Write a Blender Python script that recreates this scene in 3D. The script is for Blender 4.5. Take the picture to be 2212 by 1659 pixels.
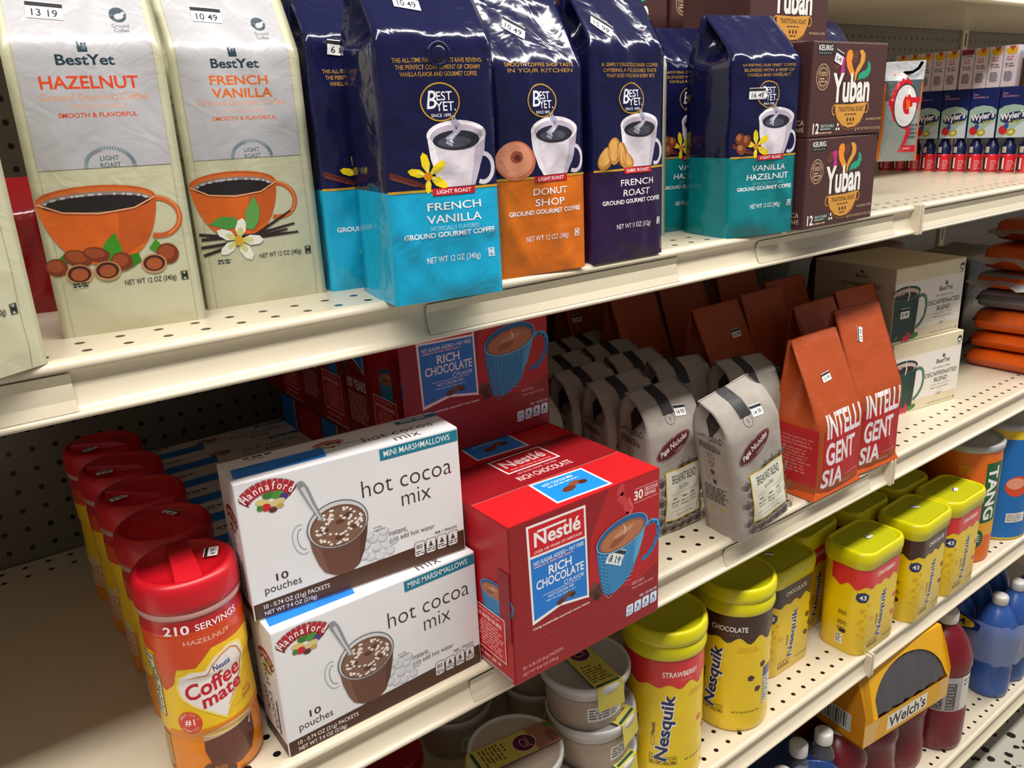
import bpy, bmesh, math, random, bisect
from mathutils import Vector, Matrix, noise
from mathutils.geometry import tessellate_polygon
for o in list(bpy.data.objects): bpy.data.objects.remove(o, do_unlink=True)
S = bpy.context.scene
COL = S.collection
R = math.radians
# ------------------------------------------------------------------ camera
EYE = Vector((0, -0.5522, 1.36))
YAW, PIT, ROLL, FPX = 0.63065, 0.31279, -0.04751, 1730.86
fwd = Vector((math.sin(YAW)*math.cos(PIT), math.cos(YAW)*math.cos(PIT), -math.sin(PIT)))
rt = Vector((math.cos(YAW), -math.sin(YAW), 0)); up = rt.cross(fwd)
r2 = rt*math.cos(ROLL)+up*math.sin(ROLL); u2 = up*math.cos(ROLL)-rt*math.sin(ROLL)
cd = bpy.data.cameras.new('camera'); cam = bpy.data.objects.new('camera', cd); COL.objects.link(cam)
cd.sensor_width = 36; cd.lens = FPX/2212*36; cd.clip_start = .02
m = Matrix((r2, u2, -fwd)).transposed().to_4x4(); m.translation = EYE; cam.matrix_world = m
S.camera = cam
# ------------------------------------------------------------------ world, lamps, exposure
w = bpy.data.worlds.new('store_air'); S.world = w; w.use_nodes = True
w.node_tree.nodes['Background'].inputs[0].default_value = (1.0, .96, .95, 1)
w.node_tree.nodes['Background'].inputs[1].default_value = .20
def lamp(name, loc, sx, sy, power, rot=(0, 0, 0), col=(1, .965, .92)):
    d = bpy.data.lights.new(name, 'AREA'); d.shape = 'RECTANGLE'; d.size = sx; d.size_y = sy; d.energy = power; d.color = col
    o = bpy.data.objects.new(name, d); COL.objects.link(o); o.location = loc; o.rotation_euler = rot
    return o
lamp('ceiling_lamp', (.9, -.72, 2.9), 5.4, .25, 118)
lamp('ceiling_lamp', (5.2, -.72, 2.9), 2.2, .25, 42)
S.view_settings.view_transform = 'Standard'; S.view_settings.look = 'None'
S.view_settings.exposure = 0.12; S.view_settings.gamma = 1; S.view_settings.use_curve_mapping = False
ZT, ZM, Z3, ZB = 1.233, .863, .5235, .152
# ------------------------------------------------------------------ materials
def lin(c):
    if isinstance(c, str): c = tuple(int(c[i:i+2], 16) for i in (0, 2, 4))
    return tuple((x/255/12.92 if x/255 <= .04045 else ((x/255+.055)/1.055)**2.4) for x in c)+(1,)
MC = {}
def mt(c, k='card'):
    """k: card (printed board), film (glossy foil), matte (soft pouch), paint, plastic, clear, metal"""
    key = (c, k)
    if key in MC: return MC[key]
    M = bpy.data.materials.new(k+'_'+(c if isinstance(c, str) else '_'.join(map(str, c)))); M.use_nodes = True
    nt = M.node_tree; b = nt.nodes['Principled BSDF']; I = b.inputs
    I['Base Color'].default_value = lin(c)
    rough, coat, bump, sc = {'card': (.42, .0, .02, 300), 'film': (.13, .15, .35, 30), 'soft': (.3, .3, .22, 40), 'matte': (.5, .0, .18, 60), 'paint': (.33, .15, .0, 1),
        'plastic': (.34, .1, .0, 1), 'clear': (.12, 0, 0, 1), 'metal': (.3, 0, 0, 1), 'paper': (.75, 0, .06, 500), 'kraft': (.62, 0, .2, 55), 'wrap': (.1, .6, .6, 30)}[k]
    I['Roughness'].default_value = rough; I['Coat Weight'].default_value = coat; I['Coat Roughness'].default_value = .20
    if k == 'film': I['Specular IOR Level'].default_value = .4
    if k == 'metal': I['Metallic'].default_value = 1
    if k == 'clear': I['Transmission Weight'].default_value = .85; I['IOR'].default_value = 1.3
    tc = nt.nodes.new('ShaderNodeTexCoord')
    if bump:
        n = nt.nodes.new('ShaderNodeTexNoise'); n.inputs['Scale'].default_value = sc; n.inputs['Detail'].default_value = 2.5
        if k in ('film', 'soft', 'wrap', 'matte'): n.inputs['Distortion'].default_value = 1.6
        bp = nt.nodes.new('ShaderNodeBump'); bp.inputs['Strength'].default_value = bump; bp.inputs['Distance'].default_value = .004 if sc < 100 else .0006
        nt.links.new(tc.outputs['Object'], n.inputs['Vector']); nt.links.new(n.outputs['Fac'], bp.inputs['Height']); nt.links.new(bp.outputs['Normal'], I['Normal'])
    if k in ('kraft', 'paper', 'card', 'plastic', 'paint'):   # slight tone variation of the stock itself
        n2 = nt.nodes.new('ShaderNodeTexNoise'); n2.inputs['Scale'].default_value = 90 if k == 'kraft' else 25; n2.inputs['Detail'].default_value = 5
        mx = nt.nodes.new('ShaderNodeMix'); mx.data_type = 'RGBA'; l = lin(c); s_ = .84 if k == 'kraft' else .95
        mx.inputs[6].default_value = tuple(v*s_ for v in l[:3])+(1,); mx.inputs[7].default_value = tuple(min(1, v*(1.05 if k != 'kraft' else 1.1)) for v in l[:3])+(1,)
        nt.links.new(tc.outputs['Object'], n2.inputs['Vector']); nt.links.new(n2.outputs['Fac'], mx.inputs[0]); nt.links.new(mx.outputs[2], I['Base Color'])
    MC[key] = M
    return M
def perforated(name, c, pitch, rad, ax, off, rows=None, hole='0a0807', rough=.34):
    """painted steel with punched holes: dots on a square grid; ax = the two object axes, rows = list of (lo,hi) limits on the second axis"""
    M = bpy.data.materials.new(name); M.use_nodes = True; nt = M.node_tree; N = nt.nodes.new; L = nt.links.new
    b = nt.nodes['Principled BSDF']; b.inputs['Roughness'].default_value = rough; b.inputs['Coat Weight'].default_value = .12
    tc = N('ShaderNodeTexCoord'); sp = N('ShaderNodeSeparateXYZ'); L(tc.outputs['Object'], sp.inputs[0])
    def mth(op, a, b_=None, c_=None):
        n = N('ShaderNodeMath'); n.operation = op
        for i, v in enumerate((a, b_, c_)):
            if v is None: continue
            if isinstance(v, (int, float)): n.inputs[i].default_value = v
            else: L(v, n.inputs[i])
        return n.outputs[0]
    ds = []
    for a, o in zip(ax, off):
        f = mth('SUBTRACT', mth('FRACT', mth('DIVIDE', mth('SUBTRACT', sp.outputs[a], o), pitch)), .5)
        ds.append(mth('MULTIPLY', f, f))
    d = mth('SQRT', mth('ADD', ds[0], ds[1]))
    inside = mth('LESS_THAN', d, rad/pitch)
    if rows:
        t = None
        for lo, hi in rows:
            q = mth('MULTIPLY', mth('GREATER_THAN', sp.outputs[ax[1]], lo), mth('LESS_THAN', sp.outputs[ax[1]], hi))
            t = q if t is None else mth('MAXIMUM', t, q)
        inside = mth('MULTIPLY', inside, t)
    mx = N('ShaderNodeMix'); mx.data_type = 'RGBA'; L(inside, mx.inputs[0]); mx.inputs[6].default_value = lin(c); mx.inputs[7].default_value = lin(hole)
    L(mx.outputs[2], b.inputs['Base Color'])
    return M
# ------------------------------------------------------------------ things, parts
def tag(o, label, cat, group=None, kind=None):
    if label: o['label'] = label
    if cat: o['category'] = cat
    if group: o['group'] = group
    if kind: o['kind'] = kind
    return o
def thing(name, label, cat, loc, rz=0, group=None, rx=0, ry=0):
    o = bpy.data.objects.new(name, None); COL.objects.link(o); o.empty_display_size = .02
    o.location = loc; o.rotation_euler = (R(rx), R(ry), R(rz))
    return tag(o, label, cat, group)
def struct(o): o['kind'] = 'structure'; return o
def dup(root, loc, rz, label, group=None, rx=None, ry=None):
    r = root.copy(); COL.objects.link(r); r.location = loc
    e = root.rotation_euler; r.rotation_euler = (e[0] if rx is None else R(rx), e[1] if ry is None else R(ry), R(rz))
    r['label'] = label
    if group: r['group'] = group
    for ch in list(root.children):
        c = ch.copy(); COL.objects.link(c); c.parent = r
        for g in ch.children:
            d = g.copy(); COL.objects.link(d); d.parent = c
    return r
# ------------------------------------------------------------------ glyphs (built-in face only)
TS = bpy.data.scenes.new('type_case'); GC = {}
def glyphs(s, b=0, it=0):
    key = (s, b, it)
    if key in GC: return GC[key]
    cu = bpy.data.curves.new('t', 'FONT'); cu.body = s; cu.offset = b*.022; cu.shear = it*.3; cu.resolution_u = 3; cu.fill_mode = 'FRONT'; cu.dimensions = '2D'
    ob = bpy.data.objects.new('t', cu); TS.collection.objects.link(ob); TS.view_layers[0].update()
    dg = TS.view_layers[0].depsgraph; me = bpy.data.meshes.new_from_object(ob.evaluated_get(dg), depsgraph=dg)
    me.calc_loop_triangles(); V = [(v.co.x, v.co.y) for v in me.vertices]
    T = [tuple(V[i] for i in t.vertices) for t in me.loop_triangles]
    xs = [v[0] for v in V] or [0, 1]; ys = [v[1] for v in V] or [0, 1]
    bpy.data.objects.remove(ob); bpy.data.curves.remove(cu); bpy.data.meshes.remove(me)
    GC[key] = (T, min(xs), min(ys), max(xs), max(ys))
    return GC[key]
# ------------------------------------------------------------------ flat artwork in millimetres, printed on a surface
class Art:
    def __init__(s): s.L = []
    def tris(s, T, m): s.L.append((T, m)); return s
    def poly(s, P, m):
        V = [Vector((x, y, 0)) for x, y in P]
        return s.tris([tuple(P[i] for i in t) for t in tessellate_polygon([V])], m)
    def rect(s, x0, y0, x1, y1, m): return s.tris([((x0, y0), (x1, y0), (x1, y1)), ((x0, y0), (x1, y1), (x0, y1))], m)
    def ell(s, cx, cy, rx, ry, m, rot=0, a0=0, a1=360, n=26):
        P = []; c, q = math.cos(R(rot)), math.sin(R(rot))
        for i in range(n+(a1-a0 < 360)):
            a = R(a0+(a1-a0)*i/n); x, y = rx*math.cos(a), ry*math.sin(a); P.append((cx+x*c-y*q, cy+x*q+y*c))
        return s.poly(P, m)
    def path(s, P, wd, m):
        T = []
        for i in range(len(P)-1):
            (x0, y0), (x1, y1) = P[i], P[i+1]; d = math.hypot(x1-x0, y1-y0) or 1
            w0 = wd if not isinstance(wd, (list, tuple)) else wd[i]; w1 = wd if not isinstance(wd, (list, tuple)) else wd[i+1]
            nx, ny = -(y1-y0)/d/2, (x1-x0)/d/2
            a, b, c, e = (x0-nx*w0, y0-ny*w0), (x1-nx*w1, y1-ny*w1), (x1+nx*w1, y1+ny*w1), (x0+nx*w0, y0+ny*w0)
            T += [(a, b, c), (a, c, e)]
        return s.tris(T, m)
    def ring(s, cx, cy, rx, ry, wd, m, a0=0, a1=360, rot=0, n=36):
        c, q = math.cos(R(rot)), math.sin(R(rot)); P = []
        for i in range(n+1):
            a = R(a0+(a1-a0)*i/n); x, y = rx*math.cos(a), ry*math.sin(a); P.append((cx+x*c-y*q, cy+x*q+y*c))
        return s.path(P, wd, m)
    def frame(s, x0, y0, x1, y1, wd, m):
        for a in ((x0, y0, x1, y0+wd), (x0, y1-wd, x1, y1), (x0, y0, x0+wd, y1), (x1-wd, y0, x1, y1)): s.rect(*a, m)
        return s
    def tc(s, t, cx, cy, w_, h, m, b=0, it=0, ang=0):
        T, x0, y0, x1, y1 = glyphs(t, b, it); sx, sy = w_/((x1-x0) or 1), h/((y1-y0) or 1); c, q = math.cos(R(ang)), math.sin(R(ang))
        def f(p):
            x, y = (p[0]-(x0+x1)/2)*sx, (p[1]-(y0+y1)/2)*sy
            return (cx+x*c-y*q, cy+x*q+y*c)
        return s.tris([tuple(f(p) for p in t3) for t3 in T], m)
    def t(s, t, x0, y0, x1, y1, m, b=0, it=0): return s.tc(t, (x0+x1)/2, (y0+y1)/2, x1-x0, y1-y0, m, b, it)
    def arc(s, t, cx, cy, r, a, h, m, b=0, wd=None):   # letters round a circle, centred on angle a
        n = len(t); st = (wd or h*.95)/r
        for i, ch in enumerate(t):
            if ch == ' ': continue
            an = R(a)-(i-(n-1)/2)*st
            T, x0, y0, x1, y1 = glyphs(ch, b); k = h/.7; c_, q_ = math.cos(an-math.pi/2), math.sin(an-math.pi/2)
            f = lambda p: ((p[0]-(x0+x1)/2)*k*.8, (p[1]-.35)*k)
            s.tris([tuple((cx+r*math.cos(an)+f(p)[0]*c_-f(p)[1]*q_, cy+r*math.sin(an)+f(p)[0]*q_+f(p)[1]*c_) for p in t3) for t3 in T], m)
        return s
    def greek(s, x0, y0, x1, y1, n, m, seed=0, c=False):   # body copy too small to read
        rd = random.Random(seed); h = (y1-y0)/n; T = []
        for i in range(n):
            y = y1-h*(i+.75); x = x0+(rd.uniform(0, .2)*(x1-x0) if c else 0); xe = x1-rd.uniform(0, .22)*(x1-x0)
            while x < xe:
                l = rd.uniform(.8, 3)*h; e = min(x+l, xe); T += [((x, y), (e, y), (e, y+h*.5)), ((x, y), (e, y+h*.5), (x, y+h*.5))]; x = e+.45*h
        return s.tris(T, m)
    def wave(s, x0, x1, yt, yb, amp, n, m, ph=0):      # band with a dripping lower edge
        P = [(x1, yt), (x0, yt)]+[(x0+(x1-x0)*i/60, yb+amp*math.sin(ph+i/60*n*2*math.pi)+amp*.5*math.sin(ph*2+i/60*n*5)) for i in range(61)]
        return s.poly(P, m)
    def add(s, o, dx=0, dy=0, k=1):
        for T, m in o.L: s.L.append(([tuple((x*k+dx, y*k+dy) for x, y in t) for t in T], m))
        return s
class GridSurf:
    """piecewise-linear copy of a surface on the same cells as its mesh (us, vs in metres), so prints lie parallel to the mesh"""
    def __init__(s, f, us, vs, diag=True):
        s.us, s.vs, s.diag = sorted(us), sorted(vs), diag; s.f = f; s.c = {}
        s.um = [u*1000 for u in s.us]; s.vm = [v*1000 for v in s.vs]
    def node(s, i, j):
        if (i, j) not in s.c:
            p = Vector(s.f(s.us[i], s.vs[j], 0)); s.c[i, j] = (p, (Vector(s.f(s.us[i], s.vs[j], .001))-p)*1000)
        return s.c[i, j]
    def cell(s, L, x): return max(0, min(len(L)-2, bisect.bisect_right(L, x+1e-9)-1))
    def __call__(s, u, v, k):
        i, j = s.cell(s.us, u), s.cell(s.vs, v); a = (u-s.us[i])/(s.us[i+1]-s.us[i]); b = (v-s.vs[j])/(s.vs[j+1]-s.vs[j])
        A, B, C, D = s.node(i, j), s.node(i+1, j), s.node(i+1, j+1), s.node(i, j+1)
        W = ((1-a)*(1-b), a*(1-b), a*b, (1-a)*b) if not s.diag else ((1-a, a-b, b, 0) if a >= b else (1-b, 0, a, b-a))
        P = Vector((0, 0, 0))
        for w_, n in zip(W, (A, B, C, D)):
            if w_: P += (n[0]+n[1]*k)*w_
        return P
    @staticmethod
    def cut(P, g):   # split a convex polygon by the sign of g(point)
        lo, hi = [], []; n = len(P); G = [g(p) for p in P]
        for i in range(n):
            p, q, a, b = P[i], P[(i+1) % n], G[i], G[(i+1) % n]
            if a <= 1e-7: lo.append(p)
            if a >= -1e-7: hi.append(p)
            if (a < -1e-7 and b > 1e-7) or (a > 1e-7 and b < -1e-7): t = a/(a-b); m = (p[0]+(q[0]-p[0])*t, p[1]+(q[1]-p[1])*t); lo.append(m); hi.append(m)
        return (lo if len(lo) > 2 else None), (hi if len(hi) > 2 else None)
    def split(s, tri):
        out = []; st = [list(tri)]
        for ax, L in ((0, s.um), (1, s.vm)):
            nx = []
            for P in st:
                lo, hi = min(p[ax] for p in P), max(p[ax] for p in P); i = bisect.bisect_right(L, lo+1e-4)
                while P is not None and i < len(L) and L[i] < hi-1e-4:
                    a, P = s.cut(P, lambda p: p[ax]-L[i])
                    if a: nx.append(a)
                    i += 1
                if P: nx.append(P)
            st = nx
        if not s.diag: return st
        for P in st:
            cx, cy = sum(p[0] for p in P)/len(P), sum(p[1] for p in P)/len(P); i, j = s.cell(s.um, cx), s.cell(s.vm, cy); du, dv = s.um[i+1]-s.um[i], s.vm[j+1]-s.vm[j]
            for q in s.cut(P, lambda p: (p[0]-s.um[i])/du-(p[1]-s.vm[j])/dv):
                if q: out.append(q)
        return out
def ring_surf(rad, n, zs, R0, uspan=170):   # printing surface of a lathe with n segments; rad(z) radius, R0 radius used for arc length
    k = 2*math.pi*R0/n; N = int(uspan/1000/k)+1
    return GridSurf(lambda u, v, o: ((rad(v)+o)*math.sin(u/R0), -(rad(v)+o)*math.cos(u/R0), v), [i*k for i in range(-N, N+1)], zs, False)
class PB:
    """collects polygons for ONE mesh"""
    def __init__(s): s.v = []; s.f = []; s.mi = []; s.m = []; s.sm = []
    def mat(s, m):
        if m not in s.m: s.m.append(m)
        return s.m.index(m)
    def face(s, pts, m, sm=False):
        i = len(s.v); s.v += [tuple(p) for p in pts]; s.f.append(tuple(range(i, i+len(pts)))); s.mi.append(s.mat(m)); s.sm.append(sm); return s
    def grid(s, G, m, sm=True, wrap=False):   # G rows of points; m material or function(row, col)
        i = len(s.v); nr, nc = len(G), len(G[0])
        for r_ in G: s.v += [tuple(p) for p in r_]
        for a in range(nr-1):
            for b in range(nc if wrap else nc-1):
                b2 = (b+1) % nc; s.f.append((i+a*nc+b, i+a*nc+b2, i+(a+1)*nc+b2, i+(a+1)*nc+b)); s.mi.append(s.mat(m(a, b) if callable(m) else m)); s.sm.append(sm)
        return s
    def box(s, x0, x1, y0, y1, z0, z1, m, bev=0):
        if bev:
            bm = bmesh.new(); bmesh.ops.create_cube(bm, size=1)
            for v in bm.verts: v.co = Vector(((x0+x1)/2+v.co.x*(x1-x0), (y0+y1)/2+v.co.y*(y1-y0), (z0+z1)/2+v.co.z*(z1-z0)))
            bmesh.ops.bevel(bm, geom=bm.edges[:], offset=bev, segments=2, profile=.6, affect='EDGES')
            for f in bm.faces: s.face([v.co for v in f.verts], m)
            bm.free(); return s
        for q in (((x0, y0, z0), (x0, y1, z0), (x1, y1, z0), (x1, y0, z0)), ((x0, y0, z1), (x1, y0, z1), (x1, y1, z1), (x0, y1, z1)), ((x0, y0, z0), (x1, y0, z0), (x1, y0, z1), (x0, y0, z1)),
                  ((x1, y1, z0), (x0, y1, z0), (x0, y1, z1), (x1, y1, z1)), ((x0, y1, z0), (x0, y0, z0), (x0, y0, z1), (x0, y1, z1)), ((x1, y0, z0), (x1, y1, z0), (x1, y1, z1), (x1, y0, z1))): s.face(q, m)
        return s
    def lathe(s, prof, m, n=48, cx=0, cy=0, cap=True):   # prof [(r,z)], m material or function(row)
        G = [[(cx+r_*math.cos(2*math.pi*i/n), cy+r_*math.sin(2*math.pi*i/n), z) for i in range(n)] for r_, z in prof]
        s.grid(G, (lambda a, b: m(a)) if callable(m) else m, True, True)
        if cap:
            s.face(G[0][::-1], m(0) if callable(m) else m); s.face(G[-1], m(len(prof)-2) if callable(m) else m)
        return s
    def tube(s, P, r_, m, n=8):
        P = [Vector(p) for p in P]; G = []
        for i, p in enumerate(P):
            d = (P[min(i+1, len(P)-1)]-P[max(i-1, 0)]).normalized(); a = d.orthogonal().normalized() if not i else (a-d*a.dot(d)).normalized(); b = d.cross(a)
            rr = r_[i] if isinstance(r_, (list, tuple)) else r_
            G.append([p+(a*math.cos(2*math.pi*k/n)+b*math.sin(2*math.pi*k/n))*rr for k in range(n)])
        s.grid(G, m, True, True); s.face(G[0][::-1], m); s.face(G[-1], m); return s
    def art(s, A, surf, off=.0003, step=.00004, mx=None, sm=False):
        """print artwork; each piece lies one thin layer above whatever it covers. A GridSurf follows its mesh cell by cell."""
        done = []
        for T, m in A.L:
            if not T: continue
            xs = [p[0] for t in T for p in t]; ys = [p[1] for t in T for p in t]; bb = (min(xs), min(ys), max(xs), max(ys))
            lay = 1+max([l for l, q in done if q[0] < bb[2] and q[2] > bb[0] and q[1] < bb[3] and q[3] > bb[1]], default=-1); done.append((lay, bb))
            o = off+step*lay; mi = s.mat(m); idx = {}
            def vid(p):
                key = (round(p[0], 3), round(p[1], 3))
                if key not in idx: idx[key] = len(s.v); s.v.append(tuple(surf(p[0]/1000, p[1]/1000, o)))
                return idx[key]
            for t in T:
                for q in (surf.split(t) if isinstance(surf, GridSurf) else (t,)):
                    i3 = []
                    for p in q:
                        i = vid(p)
                        if i not in i3: i3.append(i)
                    if len(i3) > 2: s.f.append(tuple(i3)); s.mi.append(mi); s.sm.append(sm)
        return s
    def build(s, name, parent=None, loc=None):
        me = bpy.data.meshes.new(name); me.from_pydata(s.v, [], s.f)
        for m in s.m: me.materials.append(m)
        me.polygons.foreach_set('material_index', s.mi); me.polygons.foreach_set('use_smooth', s.sm); me.update()
        o = bpy.data.objects.new(name, me); COL.objects.link(o)
        if parent: o.parent = parent
        if loc: o.location = loc
        return o
def plane(o, ex, ey):
    o, ex, ey = Vector(o), Vector(ex), Vector(ey); n = ex.cross(ey)
    return lambda u, v, k: o+ex*u+ey*v+n*k
def face_of(W, D, H, f):
    return {'F': plane((-W/2, -D/2, 0), (1, 0, 0), (0, 0, 1)), 'L': plane((-W/2, D/2, 0), (0, -1, 0), (0, 0, 1)), 'R': plane((W/2, -D/2, 0), (0, 1, 0), (0, 0, 1)), 'T': plane((-W/2, -D/2, H), (1, 0, 0), (0, 1, 0))}[f]
WHT = mt('f4f2ee'); BLK = mt('141414'); GRY = mt('77777a')
def sticker(parent, surf, cx, cy, price, ang=0, w_=22, h=12, mx=None):
    """white price sticker with a dark printed header; cx, cy in millimetres on the surface"""
    A = Art(); c, q = math.cos(R(ang)), math.sin(R(ang)); rot = lambda P: [(cx+x*c-y*q, cy+x*q+y*c) for x, y in P]
    A.poly(rot([(-w_/2, -h/2), (w_/2, -h/2), (w_/2, h/2), (-w_/2, h/2)]), mt('f2f0ee', 'paper'))
    A.poly(rot([(-w_/2, h*.2), (w_/2, h*.2), (w_/2, h*.44), (-w_/2, h*.44)]), mt('1c1c20', 'paper'))
    if price: A.tc(price, *rot([(0, -h*.16)])[0], w_*.7, h*.42, mt('26262a', 'paper'), .5, 0, ang)
    return PB().art(A, surf, .0007, .00005, mx).build('price_sticker', parent)
# ------------------------------------------------------------------ gondola: floor, back panels, shelves
CREAM = 'd8ccb3'
fm = bpy.data.materials.new('terrazzo_tile'); fm.use_nodes = True; nt = fm.node_tree; b = nt.nodes['Principled BSDF']; b.inputs['Roughness'].default_value = .3
tc = nt.nodes.new('ShaderNodeTexCoord'); vo = nt.nodes.new('ShaderNodeTexVoronoi'); vo.inputs['Scale'].default_value = 42; vo.inputs['Randomness'].default_value = 1
n1 = nt.nodes.new('ShaderNodeTexNoise'); n1.inputs['Scale'].default_value = 38; n1.inputs['Detail'].default_value = 3
ad = nt.nodes.new('ShaderNodeMath'); ad.operation = 'ADD'; rp = nt.nodes.new('ShaderNodeValToRGB')
nt.links.new(tc.outputs['Object'], vo.inputs['Vector']); nt.links.new(tc.outputs['Object'], n1.inputs['Vector'])
nt.links.new(vo.outputs['Distance'], ad.inputs[0]); nt.links.new(n1.outputs['Fac'], ad.inputs[1]); nt.links.new(ad.outputs[0], rp.inputs[0])
e = rp.color_ramp.elements; e[0].position = .79; e[0].color = lin('1d1c1a'); e[1].position = .83; e[1].color = lin('b9b3a6')
nt.links.new(rp.outputs[0], b.inputs['Base Color'])
f = PB(); f.face([(-2, -3.2, 0), (6, -3.2, 0), (6, 1.2, 0), (-2, 1.2, 0)], fm); struct(f.build('floor'))
YB = .544
for i, (x0, x1, offx) in enumerate(((-1.35, -.1345, .001), (-.1315, 1.0865, .001), (1.0895, 2.3075, .0042), (2.3105, 3.53, .004))):
    p = PB(); pm = perforated('pegboard', '6f675d', .0254, .0034, (0, 2), (offx, .0035))
    p.box(x0, x1, YB, YB+.012, .05, 2.1, pm); struct(p.build('wall_back'))
for i, x in enumerate((-1.352, -.133, 1.088, 2.309)):
    p = PB(); um = mt('cfc4ae', 'paint'); p.box(x-.014, x+.014, YB-.006, YB+.03, 0, 2.1, um, .002)
    sl = mt('2a2622', 'paint')
    for k in range(36): p.box(x-.0035, x+.0035, YB-.0066, YB-.0055, .2+k*.05, .232+k*.05, sl)
    struct(p.build('trim_%d' % (i+1)))
LIP = [(.010, 0), (.0065, .0006), (.002, -.0004), (-.0008, -.003), (-.0006, -.006), (.0014, -.0078), (.0033, -.0095), (.0044, -.014), (.0042, -.019), (.003, -.0245), (.0008, -.0295), (-.0018, -.0328), (-.0038, -.0335), (-.005, -.035), (-.0044, -.0372), (-.0015, -.038), (.010, -.038)]
paint = mt(CREAM, 'paint'); plast = mt('cfc4ab', 'plastic')
def shelf(label, x0, x1, yf, z, offx, strips=(), yb=YB-.004, rows=None, rz=0, ends=True):
    loc = ((x0+x1)/2, yf, z-.038); t = thing('shelf', label, 'shelf', loc, rz); X0, X1 = x0-loc[0], x1-loc[0]; D = yb-yf
    rows = rows or [(0, .052), (D-.058, D)]
    dm = perforated('shelf_deck', CREAM, .0254, .0034, (0, 1), ((offx-loc[0]) % .0254-.0127, .0065), rows, rough=.3)
    p = PB(); p.box(X0, X1, .008, D, .024, .038, dm); p.build('deck', t)
    p = PB(); L_ = [(y, zz+.038) for y, zz in LIP]
    p.grid([[(x, y, zz) for y, zz in L_] for x in (X0, X1)], paint, True); p.face([(X0, y, zz) for y, zz in L_], paint); p.face([(X1, y, zz) for y, zz in L_][::-1], paint)
    p.build('price_channel', t)
    for a, c in strips:
        p = PB(); a -= loc[0]; c -= loc[0]
        q = [(.0008, .0298), (.0036, .0225), (.0016, .0122), (-.0022, .0052)]
        p.grid([[(x, y, zz) for y, zz in q] for x in (a, c)], plast, False)
        p.grid([[(x, y-.0009, zz) for y, zz in q] for x in (c, a)], plast, False)
        p.face([(a, y-(.0009 if k else 0), zz) for k in (0, 1) for y, zz in (q if not k else q[::-1])], plast)
        p.build('price_strip', t)
    if ends:
        for x in (X0+.0005, X1-.0045):
            p = PB(); p.box(x, x+.004, -.0086, .012, -.001, .0392, paint, .0012); p.build('end_plate', t)
    return t
XL, XM, XR, XE = -.1315, 1.0865, 1.0895, 2.3075
shelf('upper cream shelf of the near bay, coffee bags and brown boxes on it', XL, XM, 0, ZT, .0005, ((-.12, .062), (.322, .62), (.75, 1.035)))
shelf('upper cream shelf of the far bay, with drink mix boxes at its back', XR, XE, 0, ZT, .004, ((1.1, 2.29),))
shelf('middle cream shelf of the near bay, cocoa boxes and kraft bags on it', XL, XM, 0, ZM, .0005, ((.338, .40), (.715, 1.04)))
shelf('middle cream shelf of the far bay, green cup boxes and orange bags on it', XR, XE, 0, ZM, .004)
shelf('third cream shelf of the near bay, yellow canisters and tubs on it', XL, XM, 0, Z3, .0005)
shelf('third cream shelf of the far bay, orange and blue drink cans on it', XR, XE, 0, Z3, .004)
shelf('lowest cream shelf of the near bay, behind the yellow carton', XL, XM, -.031, ZB, .0005)
shelf('lowest cream shelf of the far bay, blue bottle packs on it', XR, XE, -.031, ZB, .004)
for lab, a, c in (('topmost shelf of the near bay, above the brown boxes', XL, XM), ('topmost shelf of the far bay, above the white cartons', XR, XE), ('topmost shelf beyond the far bay at the right edge', 2.3105, 3.53)):
    shelf(lab, a, c, .2 if a < 0 else .12, 1.571 if a < 0 else 1.552, .0005)
for nm, z_ in (('upper', ZT), ('middle', ZM), ('third', Z3), ('topmost', 1.571)):  # neighbouring bays out of view, added to block stray light under the shelves
    if nm != 'topmost': shelf(nm + ' empty cream shelf beyond the far bay, past the right edge of the photo', 2.3105, 3.53, 0, z_, .0005)
    shelf(nm + ' empty cream shelf of the bay left of the photo', -1.35, -.1345, .2 if nm == 'topmost' else 0, z_, .0005)
for k, (x0, x1) in enumerate(((XL, XM), (XR, XE))):   # kick plates under the lowest shelf
    p = PB(); p.box(x0, x1, .02, .03, 0, ZB-.03, mt('8f8676', 'paint')); struct(p.build('baseboard_front'))
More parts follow.
